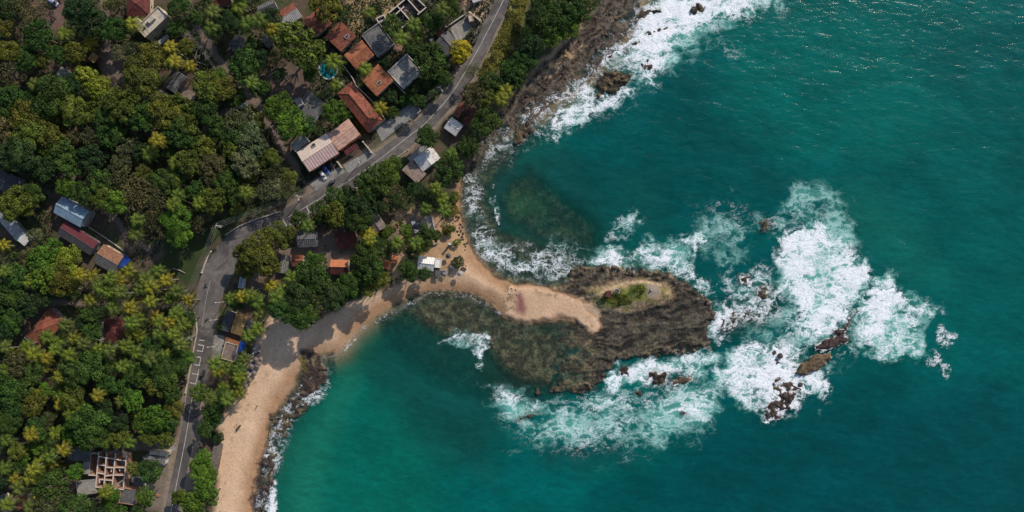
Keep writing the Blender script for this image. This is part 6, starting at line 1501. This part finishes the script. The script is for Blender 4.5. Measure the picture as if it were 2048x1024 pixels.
UM = [(520,719,'topmost right umbrella, nearest the shade line on the sand'), (516,728,'second umbrella down the right side of the cluster'), (513,733,'third umbrella down the right side of the cluster'), (507,747,'fourth umbrella down the right side of the cluster'),
      (511,720,'upper left umbrella beside the highest blue lounger'), (501,733,'left umbrella beside the middle blue lounger'), (493,748,'left umbrella beside the lowest blue lounger'), (498,761,'umbrella second from the bottom of the cluster'), (490,773,'bottom umbrella of the cluster, nearest the palms')]
for u, v, lb in UM: parasol(u, v, 1.15, 'round thatched beach ' + 'umbrella, ' + lb, M['thatch_grey'], 'thatched beach umbrellas')
def lounger(u, v, ang, label, colr, group):
    x, y, z = at(u, v, .4); z = hs(x, y); root = empty('sun_lounger', (x, y, z), ang); tag(root, label, 'lounger', group)
    MB().box(0, 0, .30, 1.9, .66, .07).build('frame', M['wood'], root)
    for sx in (-.8, .8):
        for sy in (-.27, .27): MB().box(sx, sy, .12, .06, .06, .34).build('leg', M['wood'], root)
    m_ = MB(); m_.box(.25, 0, .39, 1.25, .62, .10); m_.slab([(-.38, -.31, .44), (-.38, .31, .44), (-1.0, .31, .82), (-1.0, -.31, .82)], .1); o = m_.build('mattress', M['cloth'], root); o.color = colr + (1,)
LG = [(513,715,(.02,.16,.38),'blue sun lounger beside the upper thatched umbrellas'),(506,727,(.02,.14,.36),'blue sun lounger in the middle of the umbrella cluster'),(500,741,(.02,.13,.33),'blue sun lounger at the lower part of the umbrella cluster'),(515,716,(.03,.10,.28),'navy sun lounger tight beside the topmost blue one'),(508,729,(.03,.10,.28),'navy sun lounger tight beside the middle blue one'),(502,742,(.03,.10,.28),'navy sun lounger tight beside the lowest blue one'),
      (498,711,(.35,.36,.38),'pale grey lounger, left end of the upper row below the tarp'),(504,708,(.10,.11,.13),'dark lounger, second in the upper row below the tarp'),(510,704,(.55,.55,.55),'white lounger, third in the upper row below the tarp'),(515,707,(.06,.06,.08),'black lounger at the right end of the upper row'),(500,718,(.5,.5,.5),'white lounger, left end of the second row'),(505,716,(.12,.13,.15),'dark grey lounger, second in the second row'),(512,695,(.65,.65,.63),'bright white lounger above the upper row'),(516,698,(.30,.30,.32),'grey lounger right of the bright white one'),(481,750,(.2,.2,.22),'grey lounger under the palms left of the cluster')]
for u, v, c, lb in LG: lounger(u, v, R(random.choice([25, 30, 35, 115])), lb, c, 'sun loungers among the umbrellas')
parasol(896, 512, 1.1, 'dark round parasol casting a long shadow, between the white hut and the cove', M['slate_dark'], None, 12, 3.0)
parasol(919, 547, 1.2, 'grey hexagonal parasol right of the white beach hut', M['metal_grey'], None, 6, 3.2)
x, y, z = at(900, 488, 2); root = empty('sign_post', (x, y, z), R(50)); tag(root, 'tall dark board with a white top beside the sandy track', 'sign')
MB().box(0, 0, 1.8, .5, .9, 3.6).build('board', M['slate_dark'], root); MB().box(0, 0, 3.72, .62, 1.0, .22).build('cap', M['wall_white'], root); MB().box(0, 0, -.1, .8, 1.2, .3).build('plinth', M['concrete'], root)
def stall(u, v, ang, L_, W_, label, m, hh=1.9):
    x, y, z = at(u, v, hh); z = hs(x, y); root = empty('beach_stall', (x, y, z), ang); tag(root, label, 'stall', 'small stalls beside the white beach hut')
    MB().slab([(-L_ / 2, -W_ / 2, hh), (L_ / 2, -W_ / 2, hh), (L_ / 2, W_ / 2, hh + .3), (-L_ / 2, W_ / 2, hh + .3)], .08).build('roof', m, root)
    for sx in (-1, 1):
        for sy in (-1, 1): MB().box(sx * L_ * .45, sy * W_ * .42, hh / 2 - .1, .09, .09, hh + (.0 if sy < 0 else .2)).build('post', M['wood'], root)
    MB().box(0, 0, .45, L_ * .7, .5, .9).build('counter', M['planks'], root)
stall(876, 547, R(-5), 2.2, 2.4, 'dark grey tarp stall touching the lower right of the white hut', M['slate'])
stall(891, 545, R(-20), 1.9, 1.8, 'grey tarp stall below the wooden rail right of the white hut', M['metal_grey'])
stall(885, 543, R(-8), 2.6, .8, 'narrow wooden stall between two grey tarp stalls', M['planks'])
stall(905, 535, R(-35), 2.2, .8, 'narrow grey stall at the lower left of the round bush', M['metal_grey'])
wall_line('beach_rail', 'low wooden rail right of the white beach hut', 'fence', [(871,538),(882,540),(895,540),(899,542)], .8, .15, M['planks'])
wall_line('beach_rail', 'curved pale wooden rail around the round beach bush', 'fence', [(906,530),(904,520),(910,514),(918,512)], .7, .15, M['planks'])
def boat(u, v, ang, L_, label, colr):
    x, y, z = at(u, v); z = hs(x, y) + .12; root = empty('rowing_boat', (x, y, z), ang); tag(root, label, 'boat', 'small boats drawn up on the sand')
    hb = MB(); n = 11; ro, ri = [], []
    for i in range(n):
        t = i / (n - 1); w = .48 * math.sin(math.pi * min(max(t * .93 + .05, 0), 1)) ** .6; sh2 = .55 + .35 * (2 * t - 1) ** 2; xx = (t - .5) * L_
        ro.append([(xx, -w, sh2), (xx, -w * .75, .18), (xx, 0, 0), (xx, w * .75, .18), (xx, w, sh2)]); ri.append([(xx, w * .9, sh2), (xx, w * .66, .24), (xx, 0, .08), (xx, -w * .66, .24), (xx, -w * .9, sh2)])
    for i in range(n): hb.v += ro[i] + ri[i]
    for i in range(n - 1):
        for k in range(10): hb.f.append((i * 10 + k, i * 10 + (k + 1) % 10, (i + 1) * 10 + (k + 1) % 10, (i + 1) * 10 + k))
    hb.f.append(tuple(range(10))); hb.f.append(tuple((n - 1) * 10 + k for k in range(9, -1, -1)))
    o = hb.build('hull', M['car'], root, True); o.color = colr + (1,)
    for tt in (-.22, .05, .28): MB().box(tt * L_, 0, .45, .22, .74, .05).build('bench', M['planks'], root)
    fl_ = MB(); fl_.tube([(-L_ * .35, 1.5, .12), (0, 1.55, .05), (L_ * .35, 1.5, .12)], [.05, .09, .05], 6); ft = fl_.build('outrigger', M['planks'], root)
    MB().tube([(-L_ * .2, -.4, .6), (-L_ * .2, .8, .62), (-L_ * .2, 1.5, .15)], .04, 5).build('strut', M['wood'], ft); MB().tube([(L_ * .2, -.4, .6), (L_ * .2, .8, .62), (L_ * .2, 1.5, .15)], .04, 5).build('strut', M['wood'], ft)
boat(478, 855, R(50), 3.2, 'small brown outrigger boat alone on the open lower beach', (.16, .12, .09))
boat(928, 537, R(-22), 2.2, 'short dark boat at the lower right of the round bush', (.05, .045, .05))
# sand heap inside the building site, debris
for u, v, r_, lb, m in ((158,914,2.6,'orange sand heap beside the slate wing of the roofless building','thatch'), (794,97,2.4,'heap of orange rubble at the right of the sooty slab','brick'), (316,991,1.0,'small orange sand pile beside the lower road','tile_old')):
    x, y, z = at(u, v); z = hs(x, y); me = rock_mesh(int(u), M[m]); o = obj('sand_heap', me, None, None, (x, y, z)); o.scale = (r_, r_ * .8, r_ * .55); tag(o, lb, 'heap')
